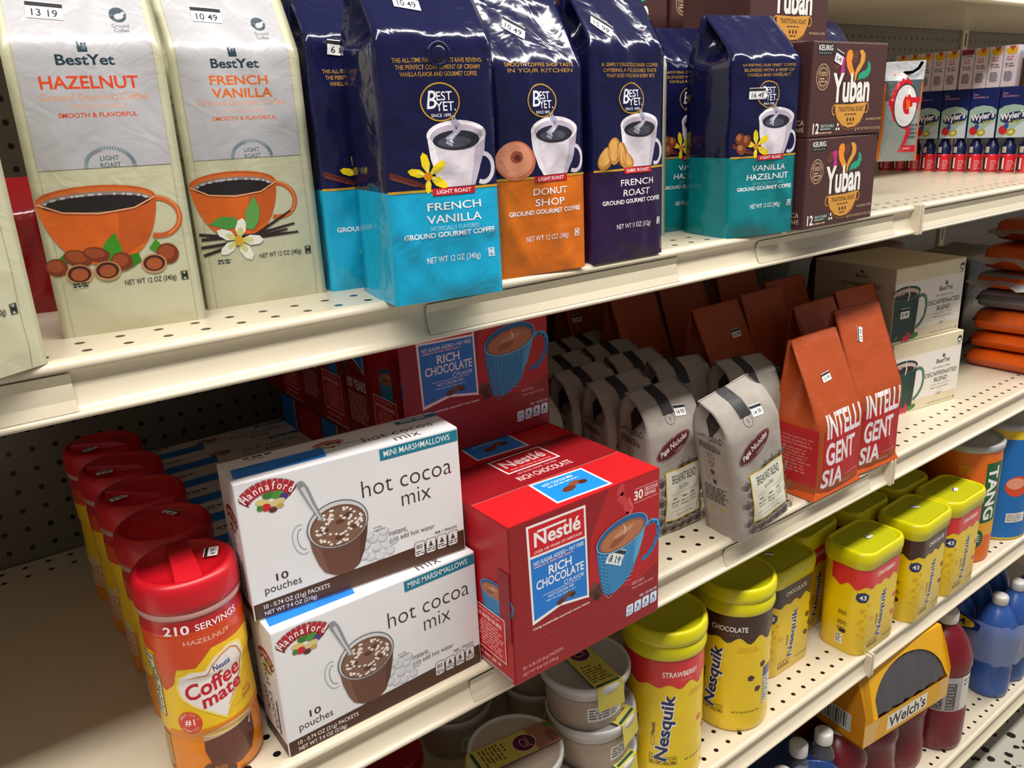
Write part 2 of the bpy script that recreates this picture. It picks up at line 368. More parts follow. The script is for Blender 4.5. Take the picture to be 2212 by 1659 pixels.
# ------------------------------------------------------------------ printed cartons
def carton(name, label, cat, W, D, H, loc, rz, base, arts, group=None, bev=.0012, body='carton', rx=0):
    t = thing(name, label, cat, loc, rz, group, rx); p = PB(); p.box(-W/2, W/2, -D/2, D/2, 0, H, base, bev)
    for f, A in arts.items(): p.art(A, face_of(W, D, H, f), .0002, .00003)
    p.build(body, t)
    return t
def front_pos(x, y, rz, D):   # centre from the middle of the front edge
    return (x-math.sin(R(rz))*D/2, y+math.cos(R(rz))*D/2)
WC = mt('e9e7e8'); BRN = mt('4b2b18'); TEA = mt('137a94'); LBL = mt('2a86e6'); TXT = mt('3a2620')
def store_logo(A, cx, cy, k=1):   # red arched banner with produce below
    P = lambda r_, a: (cx+r_*k*math.cos(R(a)), cy+r_*k*math.sin(R(a)))
    A.path([P(29, a) for a in range(50, 131, 8)], 11.5*k, mt('8d8f90')); A.path([P(29, a) for a in range(50, 131, 8)], 10.3*k, mt('b3222e'))
    A.poly([P(22, 52), P(34, 47), P(31, 44), P(22, 44), P(24, 49)], mt('7d1a20')); A.poly([P(22, 128), P(34, 133), P(31, 137), P(22, 137), P(24, 131)], mt('7d1a20'))
    A.arc('Hannaford', cx, cy, 29*k, 90, 6.6*k, mt('f3eeec'), .6, 5.1*k)
    for x, y, rx, ry, c, ro in ((0, 21, 5, 3, '3c7a2d', 0), (7, 20, 5, 3.2, '4f8f34', 10), (12, 17, 3.6, 3, '4b3a7c', 0), (-5, 16, 6, 3, 'dcc27a', -15), (6, 13.5, 6.5, 2.8, 'd9c489', 10), (-3, 11.5, 3.8, 3.2, 'c8202c', 0), (-8, 12, 2.4, 2.4, '3f7f33', 0), (2, 8, 3.4, 2.2, '5c2a20', 0), (8, 10, 3, 2, 'c9a24d', 0)):
        A.ell(cx+x*k, cy+y*k, rx*k, ry*k, mt(c), ro, n=14)
def facts(A, x0, y0, w_, h, n, ink, ground, slant=0, first='80'):   # row of rounded nutrition boxes
    g = w_/n
    for i in range(n):
        x = x0+i*g; y = y0+slant*i
        P = [(x+.3, y+1), (x+1.2, y), (x+g-2.2, y), (x+g-.7, y+1.6), (x+g-.3, y+h-1), (x+g-1.2, y+h), (x+2.2, y+h), (x+.8, y+h-1.6)]
        A.poly(P, ink); A.poly([((px-x-g/2)*.9+x+g/2, (py-y-h/2)*.93+y+h/2) for px, py in P], ground)
        if i == 0: A.t(first, x+g*.22, y+h*.5, x+g*.75, y+h*.8, ink, .6)
        else: A.poly([(x+g*.3, y+h*.45), (x+g*.7, y+h*.45), (x+g*.5, y+h*.85)], ink)
        A.greek(x+g*.15, y+h*.12, x+g*.9, y+h*.4, 2, ink, i)
def cocoa_arts():
    A = Art(); A.rect(1, 1, 195, 15, BRN); A.poly([(1, 15), (195, 15), (195, 21), (120, 18.5)], BRN)
    A.rect(121, 109.4, 195.2, 119.8, TEA); A.tc('MINI MARSHMALLOWS', 156, 114.9, 63, 5.6, WHT, .25)
    A.t('hot cocoa', 102, 80.5, 187, 96, TXT, -.55); A.t('mix', 137, 62.5, 165, 76.5, TXT, -.55)
    store_logo(A, 25.5, 85)
    gl = mt('5d6064'); A.ring(47, 60, 7.5, 13.5, 1, mt('b9bbbd'), 70, 290, 6); A.ring(48, 60, 4.5, 9.5, .7, mt('8d9092'), 80, 280, 6)
    for x, y in ((120, 30), (112, 22), (104, 24), (116, 38), (108, 40), (126, 33), (100, 36), (122, 24), (98, 27), (110, 31), (104, 44), (118, 44)): A.ell(x, y, 4.6, 3.8, mt('c2c3c6'), n=14); A.ell(x-.5, y+.8, 3.8, 2.8, mt('dcdce0'), n=14)
    cup = [(52.2, 62), (54, 46), (58, 32), (62, 24), (70, 18.6), (78, 16.6), (86, 17.4), (93, 22), (98.5, 33), (102.5, 48), (104.4, 63)]
    A.poly(cup, mt('6b4436')); A.poly([(52.2, 62), (54, 46), (58, 32), (62, 24), (66, 21), (62, 40), (60, 62)], mt('7d5747')); A.poly([(104.4, 63), (102.5, 48), (98.5, 33), (93, 22), (95, 40), (97, 60)], mt('5a372b'))
    A.ell(78.2, 64, 26.4, 21, mt('d3d3d6')); A.ring(78.2, 64, 26.4, 21, 1, gl); A.ell(78.4, 62.6, 24.6, 18.6, mt('775240')); A.ell(78.4, 62, 23, 16.4, mt('83604d'))
    for x, y in ((66, 62), (80, 66), (92, 58), (78, 52), (88, 70)): A.ell(x, y, 4, 2.2, mt('5d3a2a'), n=12)
    rd = random.Random(5)
    for i in range(75):
        a, q = rd.uniform(0, 6.28), rd.uniform(.25, .96)**.7; A.ell(78.4+22.5*q*math.cos(a), 62.4+16.6*q*math.sin(a), 1.45, 1.1, mt('efe3da'), n=8)
    A.path([(51.5, 108), (54, 103), (59, 88), (65.2, 71.5)], [6.4, 7, 5, 3], mt('8f9296')); A.path([(51.2, 108), (53.4, 103), (58, 89), (64, 73)], [2.6, 3.2, 2, 1.2], mt('cfd0d3')); A.ell(51.5, 108, 3.3, 3, mt('8f9296'))
    A.t('10', 22, 30.4, 32, 37, TXT, .5); A.t('pouches', 11.6, 19.6, 42, 28.6, TXT, -.2)
    A.t('10 - 0.74 OZ (21g) PACKETS', 8.8, 7.6, 64.6, 12.8, WHT, .2); A.t('NET WT 7.4 OZ (210g)', 8.8, 1.8, 52.5, 6.6, WHT, .2)
    A.t('instant,', 122, 37.4, 139.5, 43, TXT, -.3); A.t('just add hot water', 122, 30.6, 166, 36.6, TXT, -.3); A.t('serving', 108.5, 49, 116, 51, TXT, 0); A.t('suggestion', 108.5, 46, 119, 48.6, TXT, 0)
    facts(A, 144, 9, 45, 14.5, 4, mt('4a3a32'), mt('e4e2e2')); A.t('PER 1 POUCH', 166, 25.2, 188, 27.8, TXT, .4)
    T = Art(); T.poly([(3.4, 10), (78.6, 9), (82.5, 30.4), (5.6, 29.6)], LBL); T.greek(8, 25, 34, 28.6, 1, mt('1b4a8a'), 3); T.tc('2 100727250', 60, 16, 26, 4.2, mt('2b5fae'), -.3); T.greek(20, 44, 45, 49, 1, BLK, 4); T.greek(22, 40, 38, 43, 1, GRY, 5)
    store_logo(T, 89, 20, .62); T.t('hot cocoa', 116, 18, 182, 29, TXT, -.5); T.t('mix', 139, 4, 163, 15, TXT, -.5); T.rect(155, 38, 196, 46, TEA); T.greek(160, 40, 192, 45, 1, WHT, 6)
    T.rect(84, 26, 112, 28, mt('d6d5d6')); T.rect(1, 49.6, 195, 50.4, mt('bdbbbc'))
    L = Art(); store_logo(L, 30, 68, .8); L.tc('hot cocoa', 30, 48, 60, 11, TXT, -.5, 0, -80); L.tc('mix', 18, 40, 22, 9, TXT, -.5, 0, -80); L.rect(1, 1, 51, 13, BRN); L.rect(38, 16, 41, 50, mt('39504e'))
    return {'F': A, 'T': T, 'L': L}
x, y = front_pos(.2575, .007, 0, .052)
c0 = carton('cocoa_box', 'white hot cocoa mix box at the bottom front, another box stacked on it', 'box', .196, .052, .122, (x, y, ZM), 0, WC, cocoa_arts(), 'white hot cocoa boxes')
x, y = front_pos(.2535, .022, -4.6, .052)
dup(c0, (x, y, ZM+.1226), -4.6, 'white hot cocoa mix box on top, resting on another white box')
nth = ('second', 'third', 'fourth', 'fifth', 'sixth', 'seventh', 'eighth', 'ninth', 'tenth')
for i in range(8): dup(c0, (.2615, .0905+.0535*i, ZM), 0, 'white hot cocoa box standing %s in the shaded row behind the front one' % nth[i])
# -------- red chocolate boxes
NR = mt('92101a'); NR2 = mt('b4141f'); NBL = mt('1478d2'); NW = mt('f6efee'); PNK = mt('e9a3a6')
def blue_mug(A, K=None):
    mb = [(102.6, 107), (104, 90), (107, 70), (110, 56), (114, 51), (122, 48.6), (130, 49.6), (138, 53), (150, 62), (160, 80), (167, 98), (171, 114)]
    A.path([(169, 107), (178, 110), (186, 107), (189, 100), (187.5, 90), (182, 80), (174, 73), (165, 70)], 5.2, mt('1a74ae')); A.path([(170, 108.5), (178, 111.6), (186.5, 108), (189.8, 100)], 1.4, mt('5fb0da'))
    for x, y, rx, ry, c in ((100, 62, 8.5, 5.5, '4a241c'), (104, 54, 7, 4.6, '351610'), (99, 66, 6, 3.6, '6b3a2c'), (109, 57, 4.5, 4, '5a2a1e')): A.ell(x, y, rx, ry, mt(c), 25, n=7)
    A.poly(mb, mt('2a86bf'))
    A.poly([mb[0], mb[1], mb[2], mb[3], mb[4], mb[5], (118, 70), (112, 100)], mt('1f76b0')); A.poly([(152, 70), (160, 80), (167, 98), (171, 114), (160, 108), (154, 90)], mt('57a8d4'))
    for i in range(13):
        a = 101-i*4.1; A.path([(103.5+i*.75, a), (118, a-5.5-i*.1), (140, a-3+i*.6), (168-i*1.6, a+8-i*.5)], .55, mt('6ab6dc'))
    for i in range(11): A.path([(107+i*5.6, 101-i*.2+i*.75), (111+i*3.6, 52+i*1.6)], .5, mt('4d9fd0'))
    A.ell(137, 110.6, 35.2, 16.6, mt('8cc2e2'), 7.5); A.ell(137, 110.9, 34.2, 15.8, mt('145f96'), 7.5); A.ell(137, 108.6, 31, 13, mt('9b5a3a'), 7.5); A.ell(136.8, 108, 29, 11.4, mt('b3714c'), 7.5)
    A.ell(131, 105, 12, 4.2, mt('95533a'), 20); A.ell(138, 112, 14, 3, mt('c98d66'), 12); A.path([(139, 108), (141, 114), (138, 120)], [.6, 2.2, .5], mt('e6c3ab'))
def nestle_arts():
    A = Art(); A.rect(1, 1, 189, 163, NR); A.poly([(120, 163), (189, 163), (189, 60), (150, 46), (92, 60), (96, 120)], NR2)
    A.path([(142, 118), (147, 130), (141, 142), (134, 152), (138, 163)], [2, 9, 8, 10, 6], mt('cc3a42')); A.path([(146, 122), (151, 134), (146, 146)], [1, 4, 2], mt('d9575c'))
    A.poly([(19.5, 158.4), (89.8, 157), (92.6, 56.6), (90, 57.6), (56, 63), (22.6, 56)], NW); A.poly([(22, 156), (87.6, 154.6), (88.4, 125), (23, 127)], mt('cf0f1c')); A.poly([(23, 124.6), (88.6, 122.8), (90.2, 60.2), (56, 65.8), (24.8, 60)], NBL)
    A.t('Nestl\u00e9', 28, 134.6, 83.4, 149.6, NW, 1.1); A.rect(32, 148.6, 66, 150.9, NW); A.t('OVER 100 YEARS OF HERITAGE', 27.6, 128.2, 84.8, 131, NW, .2)
    A.t('NO SUGAR ADDED \u2022 FAT FREE', 26.6, 116.4, 86.8, 120.4, NW, .5); A.greek(27, 113, 86, 116, 1, PNK, 2)
    A.t('RICH', 43.6, 101.4, 71.4, 110.8, NW, .9); A.t('CHOCOLATE', 28.6, 90.4, 86.4, 99.8, NW, .9); A.t('FLAVOR', 68, 84, 86.6, 88, NW, .3); A.ring(64, 86, 2.2, 2.2, .6, NW); A.rect(36, 82.2, 82, 82.7, NW)
    A.t('HOT COCOA MIX', 42, 77.4, 74, 80.6, NW, .3); A.greek(40, 73.6, 78, 76.4, 1, mt('9cc9ee'), 3)
    for x, y, rx, ry, c in ((58, 68, 7, 3.4, '5d3021'), (66, 71, 6, 3, '74402d'), (72, 69, 4, 2.6, '4d2418')): A.ell(x, y, rx, ry, mt(c), 15, n=7)
    blue_mug(A)
    A.t('30', 153.6, 139.4, 166, 149.6, NW, 1); A.t('DELICIOUS', 168.2, 145.4, 186.8, 149.6, NW, .2); A.t('SERVINGS', 168.2, 140, 184, 144.2, NW, .2); A.rect(155, 151.2, 187, 151.9, PNK); A.rect(154, 136.6, 186, 137.3, PNK)
    facts(A, 141.8, 12, 46, 13, 4, mt('2a62a8'), mt('eef0f4'), .3, '30'); A.t('PER 1 ENVELOPE', 162, 27.6, 187, 30.4, mt('cfe0f4'), .6); A.t('TEAR HERE TO OPEN', 150, 41, 182, 43.4, PNK, .2); A.greek(150, 46, 168, 50, 2, PNK, 8)
    A.t('Using sustainably-sourced cocoa beans', 23, 49.4, 93, 52.8, NW, .5)
    for i in range(34): A.rect(3+i*5.5, 43.6-8*math.sin(i/33*math.pi), 5+i*5.5, 44-8*math.sin(i/33*math.pi), mt('c96468'))
    A.t('30 / 0.28 OZ (8 g) PACKETS', 9, 12.4, 58, 16.8, PNK, .2); A.t('NET WT 8.46 OZ (240 g)', 9, 5.6, 51.4, 9.8, PNK, .2)
    L = Art(); L.rect(1, 1, 62, 163, mt('8e1219')); L.rect(62, 1, 129, 163, NR2); L.rect(61.4, 1, 62.4, 163, mt('7c4a44'))
    M = Art(); blue_mug(M); L.add(M, 24, 27.5, .57); L.rect(112, 45, 129, 118, NR)
    L.poly([(68, 66), (119, 66), (119, 18), (68, 18)], NW); L.rect(69, 19, 118, 65, mt('cb1620')); L.greek(74, 60, 112, 63, 1, PNK, 1); L.t('HOT WATER OR MILK', 72, 53, 114, 57.6, NW, .6); L.greek(72, 22, 116, 51, 9, PNK, 2, True)
    L.poly([(2, 163), (48, 163), (48, 80), (38, 88), (2, 104)], NW); L.poly([(2, 163), (46, 163), (46, 84), (36, 91), (2, 106)], NBL); L.t('100 YEARS', 3, 60, 49, 72, NW, .8); L.greek(4, 20, 52, 56, 10, PNK, 3); L.greek(72, 8, 110, 14, 1, PNK, 4); L.rect(66, 2, 126, 5, mt('9a9a9a'))
    T = Art(); T.rect(1, 1, 189, 58, mt('d01c22')); T.rect(1, 58, 189, 129, NR); T.rect(1, 57, 189, 58.2, mt('a66a60'))
    T.poly([(63, 8), (130, 5), (132, 53), (67, 56.5)], NW); T.poly([(65.6, 10.4), (127.6, 8), (129.4, 50.6), (69.4, 53.8)], mt('1d8fe8')); T.t('HOT COCOA MIX', 76, 43, 114, 48, NW, .4); T.greek(78, 38, 118, 41, 1, NW, 3)
    for x, y, rx, ry, c in ((92, 25, 10, 5, '6a3420'), (104, 31, 9, 4.4, '8a4a30'), (112, 28, 6, 4, '53261a')): T.ell(x, y, rx, ry, mt(c), 15, n=7)
    T.rect(68, 90, 136, 127, NW); T.rect(70, 92, 134, 125, mt('b3131c')); T.t('Nestl\u00e9', 75, 102, 128, 119, mt('e9c9c9'), 1); T.t('OVER 100 YEARS OF HERITAGE', 76, 95, 128, 98, PNK, .2); T.t('RICH CHOCOLATE', 68, 69, 136, 79, mt('e4c4c2'), .8); T.t('NO SUGAR ADDED - FAT FREE', 76, 83, 126, 86.6, PNK, .2)
    return {'F': A, 'L': L, 'T': T}
x, y = front_pos(.4535, -.0445, 0, .13)
n0 = carton('chocolate_box', 'red hot chocolate box at the shelf edge with a price sticker on its mug', 'box', .19, .13, .164, (x, y, ZM+.0005), 0, NR, nestle_arts(), 'red hot chocolate boxes')
n1 = dup(n0, (.4555, .1525, ZM), 0, 'red hot chocolate box under the upper red box, mostly hidden behind the front one')
n2 = dup(n0, (.4555, .195, ZM+.1652), 0, 'upper red hot chocolate box with its mug right under the shelf above')
n3 = dup(n0, (.4555, .327, ZM+.1652), 0, 'red hot chocolate box behind the upper one, side reading 100 years')
n4 = dup(n0, (.4555, .459, ZM+.1652), 0, 'red hot chocolate box deepest in the dark by the back panel')
for i in (0, 1): dup(n0, (.4555, .2845+.132*i, ZM), 0, 'red hot chocolate box on the shelf hidden %s the upper row' % ('under the middle of', 'under the back of')[i])
sticker(n0, face_of(.19, .13, .164, 'F'), 128, 88, '8 19', -28, 23, 17)
# -------- dark brown pod boxes
YB_ = mt('4a2a2a'); TAN = mt('d7993f'); YW = mt('f5efe8'); CRM = mt('cfae86')
def yuban_arts():
    A = Art(); A.rect(1, 1, 146, 97, mt('4d2c2b')); A.rect(9, 83.6, 38.6, 95.4, mt('1d2322')); A.t('KEURIG', 11, 88.4, 36.6, 94, YW, .8); A.greek(11, 84.6, 36, 87.2, 1, GRY, 1)
    A.ring(21.8, 62, 12, 13, .9, CRM); A.ring(21.8, 62, 8, 8.8, .7, CRM); A.arc('PREMIUM COFFEE', 21.8, 62, 10, 90, 2.3, CRM, .2, 1.9); A.arc('MEDIUM ROAST', 21.8, 62, 10, 270, 2.3, CRM, .2, 1.9); A.t('100%', 16, 62.6, 27.6, 67.4, CRM, .6); A.greek(16, 56, 28, 61.6, 2, CRM, 2)
    bean = mt('6d3e2b'); bl = mt('3a1c14')
    for x, y, r_ in ((81, 82.5, 70), (48, 76, 40), (98, 80, 60)): A.ell(x, y, 7, 4.6, bean, r_, n=18); A.path([(x-4*math.cos(R(r_)), y-4*math.sin(R(r_))), (x+.6, y), (x+4*math.cos(R(r_)), y+4*math.sin(R(r_)))], .8, bl)
    A.poly([(50, 80), (56, 83), (61, 82), (60, 74), (62, 66), (64, 60), (58, 61), (54, 66), (55, 72), (53, 77)], mt('c52c86'))
    A.poly([(68, 90), (74, 89), (76, 84), (74, 78), (77, 72), (82, 66), (82, 54), (74, 63), (66, 72), (63, 80), (64, 87)], mt('f0912c')); A.poly([(88, 89.6), (95, 90), (100, 86), (100, 78), (94, 71), (87, 65), (83, 54), (82, 64), (85, 71), (91, 77), (92, 84)], mt('e0a03c'))
    A.poly([(106, 79), (112, 76), (114, 70), (110, 63), (102, 60), (94, 60), (88, 58), (91, 65), (98, 68), (104, 69), (107, 73)], mt('27a37c'))
    dk = mt('251312'); A.tc('Yuban', 78, 49.8, 75.6, 31.6, dk, 3.4); A.tc('Yuban', 77.6, 50.4, 74, 31, YW, 1.5)
    A.poly([(48, 33.5), (80, 33), (110, 34.8), (108, 24), (100, 14), (90, 9), (76, 8), (64, 11), (53, 19), (49, 26)], TAN); A.ring(47, 27.6, 4.2, 5, 1.6, TAN, 60, 290); A.ring(110.6, 28.6, 4.2, 5, 1.6, TAN, -110, 110); A.ring(79, 22, 26, 16, .5, mt('b87c2a'), 190, 350)
    ink = mt('4a2414'); A.t('TRADITIONAL ROAST', 55, 25.4, 105, 30.6, ink, .7); A.greek(68, 21, 92, 23.6, 1, ink, 3)
    for x in (74, 80, 86): A.ell(x, 16.8, 1.6, 2.4, ink, n=10)
    A.greek(74, 11, 87, 13.6, 1, ink, 5)
    A.t('12', 8.8, 3.6, 20.4, 14.6, YW, 1); A.rect(21.6, 6.4, 50, 13.6, mt('35443a')); A.t('RECYCLABLE', 23.4, 10, 48, 12.8, mt('cfd6cc'), .3); A.greek(23, 7, 46, 9.4, 1, mt('b9c2b6'), 6); A.greek(22, 2.6, 48, 5.6, 1, CRM, 7)
    for a in (90, 210, 330): A.ell(56+2.6*math.cos(R(a)), 9+2.9*math.sin(R(a)), 2, 1.5, YW, a, n=8)
    A.ell(56, 9, 1.4, 1.6, mt('4d2c2b'), n=8); A.t('100% ARABICA COFFEE', 112, 15, 144, 17.4, CRM, .3); A.t('NET WT PODS 4.12 OZ (117g)', 95, 3.8, 144, 7.6, CRM, .2); A.ell(92, 5.4, 1, 1.6, CRM, n=6)
    for i in range(26): A.rect(3+i*5.6, 96, 6+i*5.6, 97, mt('9a7f7c'))
    L = Art(); L.t('ARABICA', 60, 13, 90, 18.6, CRM, .5); L.t('CAF\u00c9/CAF\u00c9', 60, 6, 90, 11.6, CRM, .5)
    R_ = Art()
    return {'F': A, 'L': L}
YD = .095
x, y = front_pos(.872, -.019, 1.5, YD)
y0 = carton('coffee_pod_box', 'dark brown coffee pod box at the bottom, standing on the shelf beside the teal bag', 'box', .147, YD, .098, (x, y, ZT), 1.5, YB_, yuban_arts(), 'dark brown coffee pod boxes')
x, y = front_pos(.8735, -.019, 0, YD)
y1 = dup(y0, (x, y, ZT+.0985), 0, 'dark brown coffee pod box in the middle with a price sticker by its petals')
x, y = front_pos(.858, .052, 0, YD)
y2 = dup(y0, (x, y, ZT+.197), 0, 'topmost dark brown coffee pod box, cut off by the upper edge of the photo')
sticker(y1, face_of(.147, YD, .098, 'F'), 49, 82, '16 49', -18, 15, 13)
for xx, yy, k, lab in ((.875, .182, 2, 'dark brown coffee pod box high in the back row, above the teal bag'), (.722, .182, 2, 'dark brown coffee pod box high in the back row, beside the purple bag top'),
        (.872, .08, 1, 'middle brown pod box right behind the front stack of two'), (.872, .08, 0, 'lowest brown pod box right behind the front stack of two'), (.875, .182, 1, 'middle brown pod box of the back stack behind the teal bags'),
        (.875, .182, 0, 'lowest brown pod box of the back stack behind the teal bags'), (.722, .182, 1, 'middle brown pod box of the back stack behind the purple bag'), (.722, .182, 0, 'lowest brown pod box of the back stack behind the purple bag')):
    dup(y0, (xx, yy+YD/2, ZT+.0985*k), 0, lab)
# -------- cream decaf boxes
DCR = mt('ddd0b0'); DW = mt('eae3d8'); INK = mt('2c3532'); DG = mt('1d3c33')
def crown(A, cx, cy, k, m): # little crate mark above the wordmark
    A.poly([(cx-3*k, cy), (cx+3*k, cy), (cx+3.2*k, cy+4*k), (cx-3.2*k, cy+4*k)], m); A.path([(cx-2*k, cy+4*k), (cx-2.6*k, cy+7.4*k)], 1.4*k, m); A.path([(cx, cy+4*k), (cx+.2*k, cy+6.2*k)], 1.6*k, m); A.path([(cx+2*k, cy+4*k), (cx+2.2*k, cy+6.4*k)], 1.6*k, m)
def decaf_arts():
    A = Art(); A.rect(.8, .8, 177, 124, DCR); A.rect(.8, 20, 177, 100.5, DW)
    A.path([(60, 74), (72, 76), (80, 70), (83.5, 56), (81, 40), (72, 28), (61, 21)], 6, mt('4c7264')); A.poly([(.8, 84), (62.5, 84), (61.5, 50), (58, 4), (.8, 4)], DG); A.poly([(46, 72), (62.5, 84), (61.5, 50), (58, 4), (48, 4)], mt('16322a'))
    A.ell(29, 83, 35.5, 12, mt('4c7264')); A.ell(29, 83.4, 34, 11, mt('16322a')); A.ell(29, 81.6, 31.5, 9.4, mt('cbb3a8')); A.ell(28, 78.4, 28, 6.4, mt('2a1614')); A.path([(34, 70), (37, 80), (33, 88), (36, 96)], [2, 3, 2, 1], mt('e6dcd6'))
    for q in (-1, 1, 0): A.ell(12+q*9, 84+abs(q), 4, 4, mt('b79a92'), n=12)
    A.rect(-.0+.8, 4, .9, 5, DG); A.ell(14, 10, 5, 3, mt('3f7a2c'), 60); A.ell(58, 8, 12, 4.6, mt('3f7a2c'), 12)
    for x, y in ((30, 4), (37, 4), (44, 4), (34, 9), (41, 9), (47, 9), (44, 14)): A.ell(x, y, 3.4, 3.4, mt('c92445'), n=12)
    crown(A, 131.4, 84.6, 1, INK); A.t('BestYet', 113.4, 75.4, 149, 83.4, INK, 1); A.t('100% ARABICA COFFEE', 106, 66.6, 151, 69.6, INK, .1)
    A.t('DECAFFEINATED', 87.4, 53.6, 171, 61.6, INK, .7); A.t('BLEND', 112.4, 42.6, 147.4, 50.4, INK, .7); A.t('Single Serve Coffee', 104.6, 35.6, 155, 39.6, GRY, 0); A.t('SMOOTH & FLAVORFUL', 105.8, 30.4, 153, 33.4, INK, .3)
    for i in range(19): a = 180-i*10; A.path([(129.4+9*math.cos(R(a)), 18.4+9*math.sin(R(a))), (129.4+10.6*math.cos(R(a)), 18.4+10.6*math.sin(R(a)))], .5, INK)
    A.greek(124, 18, 135, 23, 2, INK, 3); A.t('12 SINGLE SERVE CUPS NET WT 3.9 OZ (110g)', 99, 4, 164, 7.4, INK, .1); A.ell(169, 111, 6, 6.4, INK); A.rect(165.4, 107.4, 172.6, 112, DW); A.t('Cups', 164, 99.8, 174, 103.6, INK, .2); A.rect(168.6, 4, 171.4, 8, INK)
    L = Art(); L.rect(.8, .8, 159, 124, mt('cfc0a4')); crown(L, 96, 112, .8, INK); L.t('BestYet', 84, 104, 108, 110, INK, 1); L.t('DECAFFEINATED BLEND', 56, 89, 134, 95, INK, .6); L.greek(76, 83, 112, 86, 1, INK, 2); L.greek(42, 70, 96, 74, 1, INK, 3); L.rect(44, 54, 50, 63, INK)
    L.greek(54, 28, 140, 66, 6, INK, 4); L.greek(44, 22, 70, 26, 1, INK, 5); L.greek(44, 2, 140, 18, 4, INK, 6)
    return {'F': A, 'L': L}
DD = .16
x, y = front_pos(1.3315, .0765, -9, DD)
d0 = carton('coffee_cup_box', 'cream coffee box with green mug at the bottom, standing on the shelf', 'box', .178, DD, .1255, (x, y, ZM), -9, DCR, decaf_arts(), 'cream boxes with a green mug')
x, y = front_pos(1.3255, .083, -8, DD)
d1 = dup(d0, (x, y, ZM+.126), -8, 'cream coffee box with green mug on top, price sticker on the mug')
sticker(d1, face_of(.178, DD, .1255, 'F'), 30, 50, '8 99', 0, 22, 17)
# ------------------------------------------------------------------ gusseted bags
def sstep(t): t = max(0, min(1, t)); return t*t*(3-2*t)
class Bag:
    """block-bottom bag: flat base, four corners, front sloping back to the top seal, side gussets folding inwards"""
    def __init__(s, W, D, H, k=.81, ys=0., bulge=.003, crump=.0014, freq=24, seed=0, topw=1., thick=.003, fin=.0, pinch=0., ridge=0., kp=None, fold=.9):
        s.__dict__.update(W=W, D=D, H=H, k=k, ys=ys, bulge=bulge, crump=crump, freq=freq, seed=seed, topw=topw, thick=thick, fin=fin, pinch=pinch, ridge=ridge, fold=fold)
    def s_(s, v): return max(0, min(1, (v/s.H-s.k)/(1-s.k)))
    def soft(s, v):           # rounded kink instead of a hard crease
        t = (v/s.H-s.k)/(1-s.k); e = .08
        return 0 if t < -e else (t if t > e else (t+e)**2/(4*e)) if t < 1 else 1
    def hw(s, v): q = s.soft(v); return s.W/2*(1+(s.topw-1)*q-s.pinch*math.sin(math.pi*min(1, v/(s.k*s.H)))**2)
    def yf(s, v): q = s.soft(v); return -s.D/2*(1-q)+(s.ys-s.thick/2)*q
    def yb(s, v): q = s.soft(v); return s.D/2*(1-q)+(s.ys+s.thick/2)*q
    def cr(s, x, z, o=0):
        f = s.freq; c_ = abs(noise.noise(Vector((x*f*.8+z*f*.35, z*f*.28, s.seed*1.9+o+4)))); n = noise.noise(Vector((x*f*1.3, z*f, s.seed*7.3+o))); n2 = noise.noise(Vector((x*f*2.1+5, z*f*1.5+n*.9, s.seed*3.1+o)))
        return s.crump*(n*1.1+(1-2.2*abs(n2))*.7+max(0, 1-c_*5)*.9)
    def front(s, u, v, k=0):
        v = max(0, min(s.H, v)); hw = s.hw(v)+s.fin; a = u/s.W*2-1; x = a*hw; q = s.soft(v)
        e = 1-a*a; lo = min(1, v/.012); hi = min(1, (s.H-v)/.012+.25)
        y = s.yf(v)-s.bulge*e*math.sin(math.pi*min(1, v/(s.k*s.H)))**.6-s.cr(x, v)*max(0, min(1, (1-abs(a))*7))*lo*hi
        if s.ridge: pass
        return Vector((x, y-k, v+k*.35*q))
    def side(s, sg, u, v, k=0):   # u from 0 (front corner) to D (back corner); sg -1 left, +1 right
        a = u/s.D; hw = s.hw(v); yf, yb = s.yf(v), s.yb(v); inf = s.fold*math.sqrt(max(0, (s.D/2)**2-((yb-yf)/2)**2))
        t = 1-abs(2*a-1); c = s.cr(u+3, v, 9*sg)*min(1, t*3)*min(1, v/.012)
        return Vector((sg*(hw-inf*t-c*.7+s.bulge*.5*t*(1-s.soft(v))+k), yf+(yb-yf)*a, v))
    def mesh(s, zones, mside=None, mback=None, nu=20, dv=.005, name='pouch', parent=None, arts=(), base=None):
        vs = sorted(set([0, s.H]+[z[0] for z in zones if 0 < z[0] < s.H]+[i*dv for i in range(1, int(s.H/dv))])); p = PB(); ns = 8; G = []
        vs = [v for i, v in enumerate(vs) if i == 0 or v-vs[i-1] > .0006]
        for v in vs:
            r_ = [s.front(s.W*i/nu, v) for i in range(nu+1)]+[s.side(1, s.D*i/ns, v) for i in range(1, ns)]
            hw = s.hw(v)+s.fin; yb = s.yb(v)
            r_ += [Vector((hw*(1-2*i/6), yb+s.bulge*.6*(1-(1-2*i/6)**2)*(1-s.soft(v))*min(1, v/.02), v)) for i in range(7)]+[s.side(-1, s.D*(1-i/ns), v) for i in range(1, ns)]
            G.append(r_)
        def zm(v, zs):
            for z, m in zs:
                if v < z: return m
            return zs[-1][1]
        def mf(a, b):
            v = (vs[a]+vs[a+1])/2
            if b < nu: return zm(v, zones)
            if nu+ns <= b < nu+ns+6: return zm(v, mback or zones)
            return zm(v, mside or zones)
        p.grid(G, mf, True, True); p.face([q for q in G[0]][::-1], base or zones[0][1]); p.face(G[-1], zones[-1][1])
        s.GF = GridSurf(s.front, [s.W*i/nu for i in range(nu+1)], vs); s.GL = GridSurf(lambda u, v, k: s.side(-1, s.D-u, v, k), [s.D*i/ns for i in range(ns+1)], vs)
        for A, f in arts: p.art(A, s.GF if f == 'F' else s.GL, .0003, .00004, sm=True)
        return p.build(name, parent)
NAVY = '15173f'
